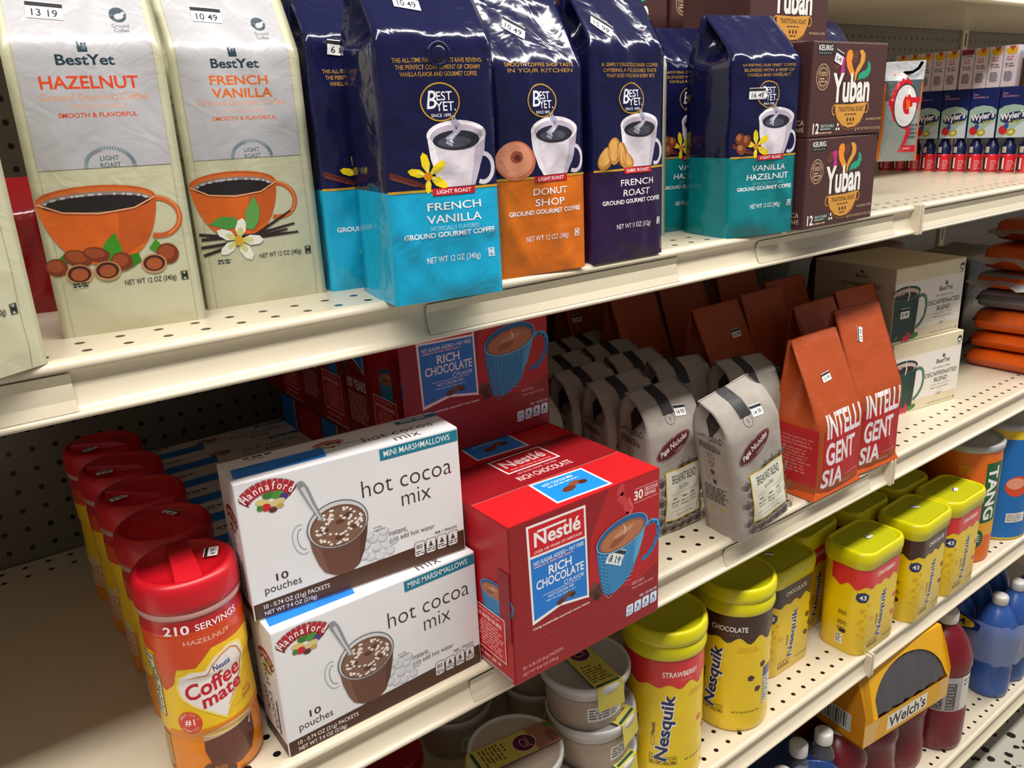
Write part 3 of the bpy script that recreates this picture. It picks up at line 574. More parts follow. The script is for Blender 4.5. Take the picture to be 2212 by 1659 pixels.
def fl(c): return mt(c, 'film')
def coffee_cup(A, f, kind):
    """white mug with handle on the foil bag; kind picks what lies beside it"""
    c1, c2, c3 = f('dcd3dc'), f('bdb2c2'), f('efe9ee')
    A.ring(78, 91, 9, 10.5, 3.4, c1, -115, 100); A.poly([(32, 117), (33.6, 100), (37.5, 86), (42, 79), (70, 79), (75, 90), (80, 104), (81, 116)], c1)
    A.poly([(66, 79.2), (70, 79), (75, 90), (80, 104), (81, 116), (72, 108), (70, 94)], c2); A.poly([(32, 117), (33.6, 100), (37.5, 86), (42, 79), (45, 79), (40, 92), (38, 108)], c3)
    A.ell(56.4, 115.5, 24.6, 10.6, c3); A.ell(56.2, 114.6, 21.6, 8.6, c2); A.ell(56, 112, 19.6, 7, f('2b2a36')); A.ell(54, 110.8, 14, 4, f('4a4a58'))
    A.path([(52, 108), (48, 112), (54, 116), (58, 121), (53, 127), (57, 134)], [1, 5, 4, 6, 4, 1], f('a9a6b8')); A.path([(53, 110), (50, 113), (56, 117)], [.5, 2, 1], f('d9d6e0'))
    if kind == 'flower' or kind == 'both':
        A.path([(2, 90), (20, 84), (28, 80)], [4, 3.4, 3], f('5c2a24')); A.path([(3, 87.6), (22, 81)], 1.2, f('7c4034'))
        for a, l in ((100, 17), (35, 17), (165, 16), (-30, 18), (-95, 13)): A.poly([(31+l*t*math.cos(R(a+o)), 88+l*t*math.sin(R(a+o))) for t, o in ((0, 0), (.5, 22), (.85, 10), (1, 0), (.85, -10), (.5, -22))], f('f0d51c'))
        for a in (100, 35, 165, -30, -95): A.path([(31, 88), (31+9*math.cos(R(a)), 88+9*math.sin(R(a)))], [1.6, .3], f('fbf3a0'))
        A.ell(30.6, 87.6, 3.4, 3, f('d98f1c'))
    if kind == 'both':
        for x, y in ((12, 86), (18, 94), (10, 96)): A.ell(x, y, 5.6, 6, f('7a3a22')); A.ell(x-1, y+1.6, 3.2, 3.4, f('a86a44'))
    if kind == 'donut':
        A.ell(17, 92, 18, 16, f('c9714f')); A.ell(16, 93, 16.5, 14, f('dc9272')); A.ell(18, 95, 5.6, 5, f('a3543a')); A.ell(18.6, 94.4, 3, 2.6, f('6b2f22'))
    if kind == 'croissant':
        for x, y, r_, rx, ry in ((12, 88, 60, 11, 7), (22, 94, 80, 12, 8), (33, 90, 110, 12, 8), (40, 85, 140, 9, 6)): A.ell(x, y, rx, ry, f('b9803c'), r_); A.ell(x-1, y+1, rx*.8, ry*.7, f('d9a458'), r_)
        for x in (16, 27, 36): A.path([(x, 81), (x+1, 92), (x-1, 101)], .7, f('8a5524'))
def navy_art(l1, l2, roast, low, lines, kind, art_fl=True, net='NET WT 12 OZ (340g)'):
    f = fl; Z_ = Art(); A = Art(); wh = f('f3f1f4'); gd = f('c99a2e')
    A.rect(-.1, 76.4, 90.1, 78.2, gd); coffee_cup(A, f, kind)
    A.ell(44.6, 138.8, 15.4, 13.4, gd); A.ell(44.6, 138.8, 14.4, 12.4, f('191c44')); A.tc('B', 38, 140.5, 7.6, 12.4, wh, .3, .6); A.t('EST', 42, 139.8, 53.6, 146, wh, .3); A.t('YET.', 41, 132.6, 56.4, 139, wh, .3); A.t('SINCE 1895', 37, 128.6, 52.4, 130.8, wh, .2)
    A.rect(33.4, 73.3, 69.3, 78.6, f('c2202b')); A.tc(roast, 51.4, 76, 29, 2.9, wh, .5)
    A.tc(l1[0], 51, 65.4, l1[1], 5.8, wh, .4); A.tc(l2[0], 50.4, 56.2, l2[1], 6, wh, .4)
    if art_fl: A.t('ARTIFICIALLY FLAVORED', 29.6, 47.6, 70.6, 50.8, f(low), .1)
    A.t('GROUND GOURMET COFFEE', 8.6, 42.6 if art_fl else 46.4, 84.8, 46.6 if art_fl else 50.4, wh, 1); A.t(net, 25.6, 22.2, 70.6, 28.2, wh, .1); A.frame(78.4, 23.4, 84, 30, .5, wh); A.t('M', 79.4, 24, 83, 29.4, wh, .4)
    for i, s_ in enumerate(lines): A.tc(s_, 46, 167-i*4.6, (70, 66, 60)[i % 3], 3.1, f('b98c3c'), .4)
    return Z_.add(A, 0, 6)
def tall_bag(label, loc, rz, zones, A, seed, W=.09, D=.06, H=.236, k=.8, group=None, ys=.004, rx=0, ry=0, name='coffee_bag', L=None, price=None, sp=(30, 196, -12), valve=None, **kw):
    t = thing(name, label, 'coffee bag', loc, rz, group, rx, ry); b = Bag(W, D, H, k, ys, seed=seed, **kw)
    arts = ([(A, 'F')] if A else [])+([(L, 'L')] if L else []); b.mesh(zones, parent=t, arts=arts)
    if price: sticker(t, b.GF, sp[0], sp[1], price, sp[2], 20, 11)
    if valve:
        p = PB(); c = b.front(valve[0]/1000, valve[1]/1000, .0006); n = 28; G = []
        for r_, h in ((.0092, -.0008), (.0086, .0009), (.0072, .0012), (.0064, .0004), (.0058, .0002), (.0052, .0011), (.0014, .0013)): G.append([c+Vector((r_*math.cos(2*math.pi*i/n), -h, r_*math.sin(2*math.pi*i/n))) for i in range(n)])
        p.grid(G, zones[-1][1], True, True); p.face(G[-1], zones[-1][1]); p.build('valve', t)
    return t, b
nv = fl(NAVY)
CY = fl('18a6d0'); OR = fl('d9701a'); PU = fl('2e1a42'); TL = fl('0f7f86')
def two(c): return [(.0834, c), (.3, nv)]
NB = dict(crump=.0021, bulge=.0035, pinch=.015)
BL = ('THIS ALL-TIME FAVORITE GETS RAVE REVIEWS-', 'THE PERFECT COMPLEMENT OF CREAMY', 'VANILLA FLAVOR AND GOURMET COFFEE.')
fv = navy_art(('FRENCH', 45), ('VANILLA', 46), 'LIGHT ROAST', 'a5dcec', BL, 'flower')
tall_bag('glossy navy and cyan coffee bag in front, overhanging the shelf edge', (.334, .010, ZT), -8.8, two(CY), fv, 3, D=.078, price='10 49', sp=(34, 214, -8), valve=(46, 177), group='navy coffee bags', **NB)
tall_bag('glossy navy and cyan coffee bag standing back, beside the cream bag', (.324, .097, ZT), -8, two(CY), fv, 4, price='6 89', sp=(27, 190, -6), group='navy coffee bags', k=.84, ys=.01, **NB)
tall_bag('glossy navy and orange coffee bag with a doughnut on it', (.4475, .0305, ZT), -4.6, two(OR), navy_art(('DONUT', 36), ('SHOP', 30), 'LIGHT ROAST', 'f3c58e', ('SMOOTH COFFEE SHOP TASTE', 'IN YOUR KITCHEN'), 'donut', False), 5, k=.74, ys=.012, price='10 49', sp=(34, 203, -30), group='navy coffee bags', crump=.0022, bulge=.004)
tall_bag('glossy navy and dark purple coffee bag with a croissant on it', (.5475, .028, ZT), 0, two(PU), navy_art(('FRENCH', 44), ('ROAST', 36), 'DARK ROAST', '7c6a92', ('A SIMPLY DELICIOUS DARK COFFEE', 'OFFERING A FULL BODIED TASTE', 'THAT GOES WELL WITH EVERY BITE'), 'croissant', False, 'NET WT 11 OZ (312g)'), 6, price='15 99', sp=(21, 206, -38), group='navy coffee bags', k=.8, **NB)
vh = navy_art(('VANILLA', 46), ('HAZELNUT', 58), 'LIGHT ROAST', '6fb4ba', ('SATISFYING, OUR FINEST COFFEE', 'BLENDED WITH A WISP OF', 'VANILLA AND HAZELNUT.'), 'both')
tall_bag('glossy navy and teal coffee bag in front, standing beside the brown boxes', (.751, .031, ZT), -11.7, two(TL), vh, 7, D=.074, H=.226, k=.8, ys=.012, price='16 49', sp=(30, 146, 0), group='navy coffee bags', **NB)
tb, bb = tall_bag('glossy navy and teal coffee bag behind the front teal bag', (.735, .1195, ZT), -6, two(TL), vh, 8, H=.222, k=.82, group='navy coffee bags', **NB)
p = PB(); c = bb.front(.088, .217, .001); p.box(c.x-.004, c.x+.009, c.y-.003, c.y+.003, c.z-.013, c.z+.001, mt('d2a92a', 'metal'), .002); p.build('twist_tie', tb)
GN = fl('1f8f3f')
tall_bag('navy and green coffee bag behind the brown boxes, only its shiny top showing', (1.044, .135, ZT), -2, [(.0834, GN), (.3, nv)], None, 9, H=.243, k=.8, ys=.012, W=.098, group='navy coffee bags', **NB)
tb, bb = tall_bag('navy coffee bag behind the navy and orange one, gold twist tie at its corner', (.478, .108, ZT), 0, two(OR), None, 10, ys=.0, k=.84, group='navy coffee bags', **NB)
p = PB(); c = bb.front(.0885, .212, .001); p.box(c.x-.005, c.x+.004, c.y-.004, c.y+.003, c.z-.012, c.z+.006, mt('d2a92a', 'metal'), .002); p.build('twist_tie', tb)
tall_bag('navy coffee bag in the back row at the far left', (-.028, .15, ZT), 10, two(PU), None, 11, group='navy coffee bags', k=.8, **NB)
# -------- cream and white bags
CR = mt('c6c3a4', 'soft'); WB = mt('b6b4b7', 'soft'); DKT = mt('1d3a44', 'soft'); OC = mt('d9641c', 'soft'); OT = mt('d2451f', 'soft')
def so(c): return mt(c, 'soft')
def orange_cup(A, x0, x1, yt, yb, drop):
    cx, rx = (x0+x1)/2, (x1-x0)/2
    A.ring(x1-1, yt-15, 14, 13, 3.6, so('c9622a'), -100, 95, -10); A.ring(x1-1.4, yt-14.4, 14.4, 13.6, 1, so('e08a50'), -60, 95, -10)
    P = [(x0, yt)]+[(cx-rx*math.cos(R(a))**.8 if math.cos(R(a)) > 0 else cx, yt-drop*math.sin(R(a))**1.2) for a in range(6, 90, 6)]+[(cx+rx*math.cos(R(a))**.8, yt-drop*math.sin(R(a))**1.2) for a in range(84, 0, -6)]+[(x1, yt)]
    A.poly(P, OC); A.poly([(cx+rx*.35, yt)]+[(cx+rx*q*math.cos(R(a))**.8, yt-drop*math.sin(R(a))**1.2) for q, a in ((.35, 60), (.62, 66), (1, 45), (1, 30), (1, 15), (1, 2))], so('c2571c'))
    A.ell(cx, yt, rx, 9, so('c2571c')); A.ell(cx, yt-.6, rx-1.6, 8, so('cf6a2c')); A.ell(cx, yt-2, rx-2.4, 6.8, so('8a7f7c')); A.ell(cx, yt-3, rx-3.4, 5.4, so('231c1c'))
    rd = random.Random(3)
    for i in range(26): a = rd.uniform(10, 170); A.ell(cx+(rx-5)*math.cos(R(a)), yt-2+5*math.sin(R(a)), 1.1, .8, so('c2bcb8'), n=8)
    A.path([(x0+.5, yt-1), (cx-rx*.6, yt-7.4), (cx, yt-9.6), (cx+rx*.6, yt-7.4), (x1-.5, yt-1)], 1, so('e8a578'))
def crown_(A, cx, cy): crown(A, cx, cy, .9, DKT)
def white_art(kind):
    A = Art(); A.poly([(6, 112), (84, 112), (84, 232), (6, 232)], WB); A.path([(6.5, 0), (6.5, 234)], .35, so('b3b092')); A.path([(84, 0), (84, 234)], .35, so('b3b092'))
    crown_(A, 44, 184); A.t('BestYet', 28, 176, 61, 182.6, DKT, 1.1)
    c = so('d8471e') if kind == 'hazelnut' else so('d9661c')
    if kind == 'hazelnut': A.t('HAZELNUT', 17, 161.6, 72.6, 169.6, c, .9)
    else: A.t('FRENCH', 25.4, 164.4, 65.6, 171, c, .9); A.t('VANILLA', 25.6, 155.4, 68, 162, c, .9)
    dy = 0 if kind == 'hazelnut' else -4.6
    A.t('Ground Gourmet Coffee', 15.4, 154.6+dy, 76.6, 159+dy, so('e09a78'), .1); A.t('ARTIFICIALLY FLAVORED', 29.8, 149.4+dy, 61.6, 152.4+dy, so('e6ab8f'), 0); A.t('SMOOTH & FLAVORFUL', 23.6, 144+dy, 68.8, 147+dy, c, .6)
    for i in range(31): a = 180-i*6; A.path([(47.4+13*math.cos(R(a)), 112.4+11*math.sin(R(a))), (47.4+15.4*math.cos(R(a)), 112.4+13.2*math.sin(R(a)))], .8, so('6f8792'))
    A.t('LIGHT', 42, 116.4, 53, 119.4, so('3d5863'), .3); A.t('ROAST', 41.6, 112, 53.4, 115, so('3d5863'), .3)
    A.ell(68.6, 208, 5, 5, DKT); A.ell(69, 207, 2.8, 2, WB, 20); A.ell(71.6, 209, 1.6, 1, WB, 30); A.t('Ground', 63.8, 199.6, 73.6, 202.2, DKT, .1); A.t('Coffee', 64.6, 196.6, 73, 199, DKT, .1)
    if kind == 'hazelnut':
        orange_cup(A, .5, 70.5, 92, 50, 44); g = so('3f8f1e'); g2 = so('2f7a16')
        A.poly([(30, 54), (36, 64), (42, 69), (44, 60), (45, 52), (38, 49)], g); A.poly([(6, 54), (14, 60), (17, 57), (14, 50)], g2); A.poly([(44, 52), (54, 54), (55, 48), (48, 44)], g2); A.poly([(61, 56), (66, 62), (69, 57), (66, 52)], g)
        for x, y, rx, ry, k in ((5, 49, 6.4, 6, 0), (18, 54, 8.4, 5.4, -20), (29, 55.4, 8, 5, -15), (43, 49, 6.6, 6.4, 0), (72, 51, 7, 7.4, 20)): A.ell(x, y, rx, ry, so('7a3418'), k); A.ell(x-.8, y+1, rx*.72, ry*.66, so('9c4a26'), k)
        for x, y in ((17, 43), (33.6, 43.6), (62.4, 45)): A.ell(x, y, 8, 6.8, so('b98c62')); A.ell(x, y+.4, 6.8, 5.6, so('47200f')); A.ell(x, y, 5, 4.2, so('a3532c'))
    else:
        orange_cup(A, .5, 62, 94, 52, 42)
        for P in (((2, 58), (36, 52), (74, 53)), ((3, 54), (40, 54), (72, 60)), ((3, 42), (34, 50), (70, 70)), ((2, 48), (30, 50), (66, 56))): A.path(P, [2.2, 2.6, 1.4], so('33241f'))
        A.poly([(9.5, 65), (18, 70), (28, 69), (34, 62), (22, 60)], so('4f9440')); A.poly([(35, 60), (36, 72), (44, 84), (47, 74), (45, 64), (40, 58)], so('5d9c4a'))
        for a, l in ((75, 17), (150, 17), (215, 17), (-65, 18), (-5, 18)):
            Q = lambda k: [(29+l*k*t*math.cos(R(a+o)), 51.5+l*k*t*math.sin(R(a+o))) for t, o in ((0, 0), (.5, 26), (.85, 12), (1, 0), (.85, -12), (.5, -26))]
            A.poly(Q(1), so('e9e8dc')); A.poly(Q(.6), so('cfd08a'))
        A.ell(29, 51, 3, 4, so('d9a42a'))
    A.greek(12, 34, 22, 38, 2, DKT, 3); n = 31 if kind == 'hazelnut' else 34.4
    A.t('NET WT 12 OZ (340g)', 42.4, n, 74.8, n+4.8, so('22282a'), .1); A.frame(78, n, 82.6, n+6.4, .45, so('22282a')); A.t('M', 78.8, n+.8, 82, n+5.6, so('22282a'), .3)
    L = Art(); L.greek(14, 110, 46, 160, 9, so('8a8a72'), 4); L.greek(14, 60, 40, 90, 5, so('9a9a80'), 5)
    return A, L
WBK = dict(crump=.0011, bulge=.003, freq=18, fin=.0022)
CZ = [(.4, CR)]; H1, L1 = white_art('hazelnut'); V1, L2 = white_art('vanilla')
tall_bag('cream and white coffee bag with hazelnuts on it', (.121, .0885, ZT), -7.6, CZ, H1, 21, D=.058, L=L1, price='13 19', sp=(28, 210, -5), group='cream and white coffee bags', **WBK)
tall_bag('cream and white coffee bag with a vanilla flower on it', (.2245, .109, ZT), -4, CZ, V1, 22, W=.092, D=.058, L=L2, price='10 49', sp=(34, 214, -4), group='cream and white coffee bags', **WBK)
B0 = Art(); B0.add(V1); B0.ell(60, 40, 9, 6, so('c92445')); B0.ell(53, 44, 6, 5, so('a81c38'))
tall_bag('cream and white coffee bag cut off by the left edge of the photo', (-.005, .001, ZT), 31, CZ, B0, 23, W=.094, D=.056, group='cream and white coffee bags', k=.86, **WBK)
tall_bag('cream and white coffee bag behind the purple one, only its right edge showing', (.638, .109, ZT), -2, CZ, None, 24, D=.058, H=.228, group='cream and white coffee bags', **WBK)
tall_bag('cream and white coffee bag in the second row behind the vanilla flower bag', (.168, .178, ZT), 4, CZ, None, 25, D=.058, H=.226, group='cream and white coffee bags', **WBK)
RD = fl('8c141a')
tall_bag('small dark red coffee bag behind the two leftmost cream bags', (.052, .214, ZT), -14, [(.4, RD)], None, 26, W=.088, D=.05, H=.105, k=.75, name='coffee_bag', crump=.002)
# ------------------------------------------------------------------ orange two-tone bags on the middle shelf
IO = mt('a94410', 'matte'); IR = mt('b3161d', 'matte'); ID = mt('a3440f', 'matte'); IW = mt('e6dedf', 'matte')
def int_art(W):
    A = Art(); k = W/100
    A.poly([(W, 96), (W, 20), (12*k, 20), (12*k, 96)], IR); A.rect(0, 5, W, 20, ID); A.rect(12*k, 5, W, 20, ID)
    T = lambda t, x0, y0, x1, y1: A.t(t, x0*k, y0, x1*k, y1, IW, 1.3)
    T('INTELLI', 17, 84, 95, 117); T('GENT', 16, 46, 82, 78); T('SIA', 12, 14, 55, 41); A.greek(62*k, 22, 98*k, 24.4, 1, mt('dd8c8c', 'matte'), 1); A.t('house', 56*k, 10, 76*k, 17, mt('d58a6a', 'matte'), 0, 1); A.greek(30*k, .6, 80*k, 3, 1, mt('f0b49a', 'matte'), 2)
    L = Art(); L.rect(2, 20, 68, 100, IR); L.rect(2, 4, 68, 20, ID)
    for i, (s_, w_) in enumerate((('AT INTELLIGENTSIA, WE', 52), ('THINK COFFEE IS A', 44), ('CULINARY EXPERIENCE.', 52))): L.tc(s_, 34, 84-i*5, w_, 2.6, mt('d99a94', 'matte'), .3)
    L.greek(12, 34, 58, 70, 8, mt('c46a60', 'matte'), 3, True)
    return A, L
IA, IL = int_art(104)
IB = dict(W=.104, D=.066, k=.5, ys=.018, crump=.0016, bulge=.004, freq=16, thick=.0035, pinch=.02, name='coffee_bag')
ig = 'orange and red coffee bags'
def int_bag(label, x, y, rz, H, seed, art=True, price='15 99', sp=(50, 196, 0), **kw):
    q = dict(IB); q.update(kw); t, b = tall_bag(label, (x, y, ZM), rz, [(.012, mt('c95315', 'matte')), (.018, ID), (.4, IO)], IA if art else None, seed, H=H, L=IL if art else None, group=ig, price=price, sp=sp, **q)
    p = PB(); hw = q['W']/2; z0 = .0016      # welded skirt round the base
    p.grid([[(-hw-.003, .02, z0), (-hw-.004, -q['D']/2-.004, z0), (hw+.004, -q['D']/2-.004, z0), (hw+.003, .02, z0)], [(-hw, .02, .011), (-hw, -q['D']/2, .012), (hw, -q['D']/2, .012), (hw, .02, .011)]], mt('c95315', 'matte'), False); p.build('bottom_seam', t)
    return t
int_bag('orange and red coffee bag at the front, side panel turned to the kraft bags', .9385, .0275, 0, .213, 31, sp=(46, 160, 4))
int_bag('orange and red coffee bag standing second, just right of the frontmost orange bag', 1.046, .033, -4, .232, 32, sp=(40, 196, 70))
int_bag('orange and red coffee bag squeezed between the second bag and the cream box', 1.166, .108, -3, .23, 33, price=None)
int_bag('orange coffee bag with its top folded toward the cream box', 1.055, .106, 0, .226, 34, price=None, art=False)
int_bag('orange coffee bag in the second row with its wide top seal above the frontmost one', 1.026, .178, 0, .238, 35, sp=(30, 128, 4), art=False)
int_bag('orange coffee bag left in the second row, flat top right behind the kraft bags', .918, .178, 0, .234, 36, sp=(72, 192, 0), art=False, k=.6)
int_bag('orange coffee bag in the third row at the right, near the cream box', 1.134, .214, 0, .236, 37, price=None, art=False)
int_bag('dark shaded orange coffee bag in the back row with a slanted top', .985, .305, -3, .24, 38, price=None, art=False)
int_bag('dark shaded orange coffee bag in the back row, left of the slanted one', .868, .30, 4, .25, 39, price=None, art=False)
int_bag('darkest orange coffee bag by the back panel with a price sticker', .86, .405, 2, .25, 40, sp=(20, 196, 0), art=False)
int_bag('darkest orange coffee bag by the back panel, at the right of the back row', 1.11, .295, 0, .243, 41, price=None, art=False)
# ------------------------------------------------------------------ kraft bags with folded tops
KR = mt('a39a90', 'kraft'); KD = mt('8c837a', 'kraft'); KI = mt('3a3434', 'kraft'); MRN = mt('571722', 'kraft'); STR = mt('242226', 'matte')
def kraft_art():
    A = Art(); pat = mt('625957', 'kraft'); Q = Art()
    for i in range(6):
        for j in range(7):
            x, y = 22+i*14-(j % 2)*7, 6+j*13.4
            if (x-46)*.5+90 < y: continue
            for a in range(0, 180, 60):
                for r_ in (6.6, 4.6, 2.6): Q.ring(x+3*math.cos(R(a+30)), y+3*math.sin(R(a+30)), r_, r_*.42, .5, pat, 0, 360, a+30, 14)
    A.tris([t for T, m_ in Q.L for t in T], pat)
    A.ell(37, 119, 30.6, 12.6, mt('c2b8b0', 'kraft'), 24); A.ell(37, 119, 29.8, 11.8, MRN, 24); A.ring(37, 119, 28, 10.4, .5, mt('b79aa0', 'kraft'), 0, 360, 24)
    A.tc('Papa Nicholas', 37.4, 119.4, 46, 9.4, mt('efe6e2', 'kraft'), .5, 1, 24); A.tc('SINCE 1895', 32, 128, 18, 2, mt('cdb4b6', 'kraft'), .2, 0, 24); A.tc('COFFEE', 45, 114, 15, 2.4, mt('cdb4b6', 'kraft'), .3, 0, 24)
    A.ring(38, 152, 6.4, 6.4, .6, mt('6a625c', 'kraft')); A.ell(38, 152, 5.6, 5.6, mt('b3aaa0', 'kraft')); A.ring(38, 152, 3.4, 3.4, .5, mt('6a625c', 'kraft')); A.ell(38, 152, 1.4, 2.4, mt('7a726a', 'kraft'))
    L = Art(); L.t('ALL WORTH THE', 6, 137, 22, 140.6, KI, .1); L.t('GRIND', 24, 134.6, 46, 142, KI, .4); L.greek(6, 121, 44, 131, 4, KI, 2)
    L.frame(20, 110, 30, 116, .6, KI); L.path([(20, 106), (30, 106), (25, 99), (20, 106)], .7, KI); L.ell(25, 92, 3.6, 3.6, KI); L.rect(22, 74, 28, 80, KI); L.greek(6, 46, 44, 70, 8, KI, 3); L.ell(15, 36, 2.4, 2.4, mt('b39a2a', 'kraft')); L.ell(33, 38, 2.4, 2.4, mt('b39a2a', 'kraft'))
    return A, L
KA, KL = kraft_art()
class Roll(Bag):   # top rolled over towards the back: front face curls over a ridge
    def yf(s, v): q = max(0, (v-s.H*s.k)/(s.H*(1-s.k))); return -s.D/2+(s.D*.62)*(1-math.sqrt(max(0, 1-q*q)))*.9+.012*q
    def yb(s, v): q = max(0, (v-s.H*s.k)/(s.H*(1-s.k))); return s.D/2-.016*q*q
    def soft(s, v): return max(0, (v-s.H*s.k)/(s.H*(1-s.k)))*.85
KH, KW, KD_ = .184, .086, .056
def kraft_bag():
    t = thing('ground_coffee_bag', '', 'coffee bag', (0, 0, 0)); b = Roll(KW, KD_, KH, .76, 0, bulge=.004, crump=.0022, freq=17, seed=51, fold=1.25, pinch=.02)
    b.mesh([(.4, KR)], parent=t, arts=((KA, 'F'), (KL, 'L')))
    A = Art(); A.rect(30, 158, 46, 184, STR); p = PB(); p.art(A, b.GF, .0014, 0, sm=True); z = KH+.0012
    p.grid([[b.front(u, KH, .0012) for u in (.030, .046)], [Vector((x, b.yb(KH)+.001, z)) for x in (-.013, .003)], [Vector((x, b.yb(KH)+.0016, KH-.045)) for x in (-.013, .003)]], STR, False); p.build('closure_strap', t)
    A = Art(); yl = mt('d8b52a', 'paper'); lb = mt('dedbc8', 'paper'); ink = mt('2c2c2c', 'paper')
    A.rect(21, 20, 82, 88, yl); A.rect(22.4, 21.4, 80.6, 86.6, lb); A.t('BREAKFAST BLEND', 31, 70, 73, 81, ink, .6); A.t('Rise & Shine', 42, 60, 60, 66, ink, .1, 1); A.rect(28, 56, 76, 56.4, GRY); A.rect(28, 32, 76, 32.4, GRY)
    for i, (a, c) in enumerate((('THE', 'MEDIUM'), ('', 'SMOOTH'), ('THIS', 'GROUND'))):
        x = 36+i*16; A.tc(c, x, 44, 12, 2.6, ink, .3); A.tc(('ROAST', 'BLEND', 'COFFEE')[i], x, 39.6, 11, 2.6, ink, .3); A.greek(x-4, 48, x+4, 51, 1, ink, i)
    A.t('NET WT 12 OZ (340g)', 38, 25, 66, 27.4, ink, .1); PB().art(A, b.GF, .0012, .00004, sm=True).build('label', t)
    d = mt('2b2523', 'matte')   # dark patch standing in for the shade inside the folded gusset
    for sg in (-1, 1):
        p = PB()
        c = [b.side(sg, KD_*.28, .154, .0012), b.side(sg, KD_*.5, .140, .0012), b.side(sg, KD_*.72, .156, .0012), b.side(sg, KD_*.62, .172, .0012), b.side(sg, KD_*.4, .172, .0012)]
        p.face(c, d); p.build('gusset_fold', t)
    return t, b
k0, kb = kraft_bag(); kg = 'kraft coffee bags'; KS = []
for i, (x, y, rz, ry, rx, dz, lab, pr) in enumerate((
    (.771, .012, -4, -12, 0, .009, 'kraft coffee bag leaning at the very front of the shelf, white label facing out', '14 99'),
    (.694, .088, -4, -2, 0, .001, 'kraft coffee bag second in the left row, close to the red box', '14 99'),
    (.69, .148, -6, -3, 0, .001, 'kraft coffee bag third in the left row, dark strap in the middle', None),
    (.682, .21, -3, -2, 0, .001, 'kraft coffee bag fourth in the left row, sticker beside its strap', '14 99'),
    (.563, .181, 14, -7, 0, .004, 'kraft coffee bag half hidden behind the upper red box', None),
    (.848, .089, -8, 2, 0, .002, 'kraft coffee bag right behind the leaning one, before the orange bags', None),
    (.788, .152, -14, 2, 0, .001, 'kraft coffee bag with a wide open fold, in the middle of the right row', None),
    (.776, .214, -6, 0, 0, .001, 'kraft coffee bag low in the middle between the two rows', None),
    (.79, .276, -2, 0, 0, .001, 'kraft coffee bag fifth back with a strip of sticker on its strap', None),
    (.695, .272, 2, 0, 0, .001, 'kraft coffee bag fifth in the left row in the shade', None),
    (.70, .335, 0, 0, 0, .001, 'kraft coffee bag sixth in the left row in the shade', '14 99'),
    (.795, .338, 3, 0, 0, .001, 'kraft coffee bag sixth back on the right in the shade', '14 99'),
    (.70, .40, 2, 0, 0, .001, 'kraft coffee bag deepest in the dark by the back panel', None))):
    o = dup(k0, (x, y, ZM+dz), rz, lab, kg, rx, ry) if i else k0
    if i == 0: o.location = (x, y, ZM+dz); o.rotation_euler = (R(rx), R(ry), R(rz)); o['label'] = lab; o['group'] = kg
    if pr: KS.append((o, pr))
for o, pr in KS: sticker(o, kb.GF, 56, 158, pr, -8, 17, 12)
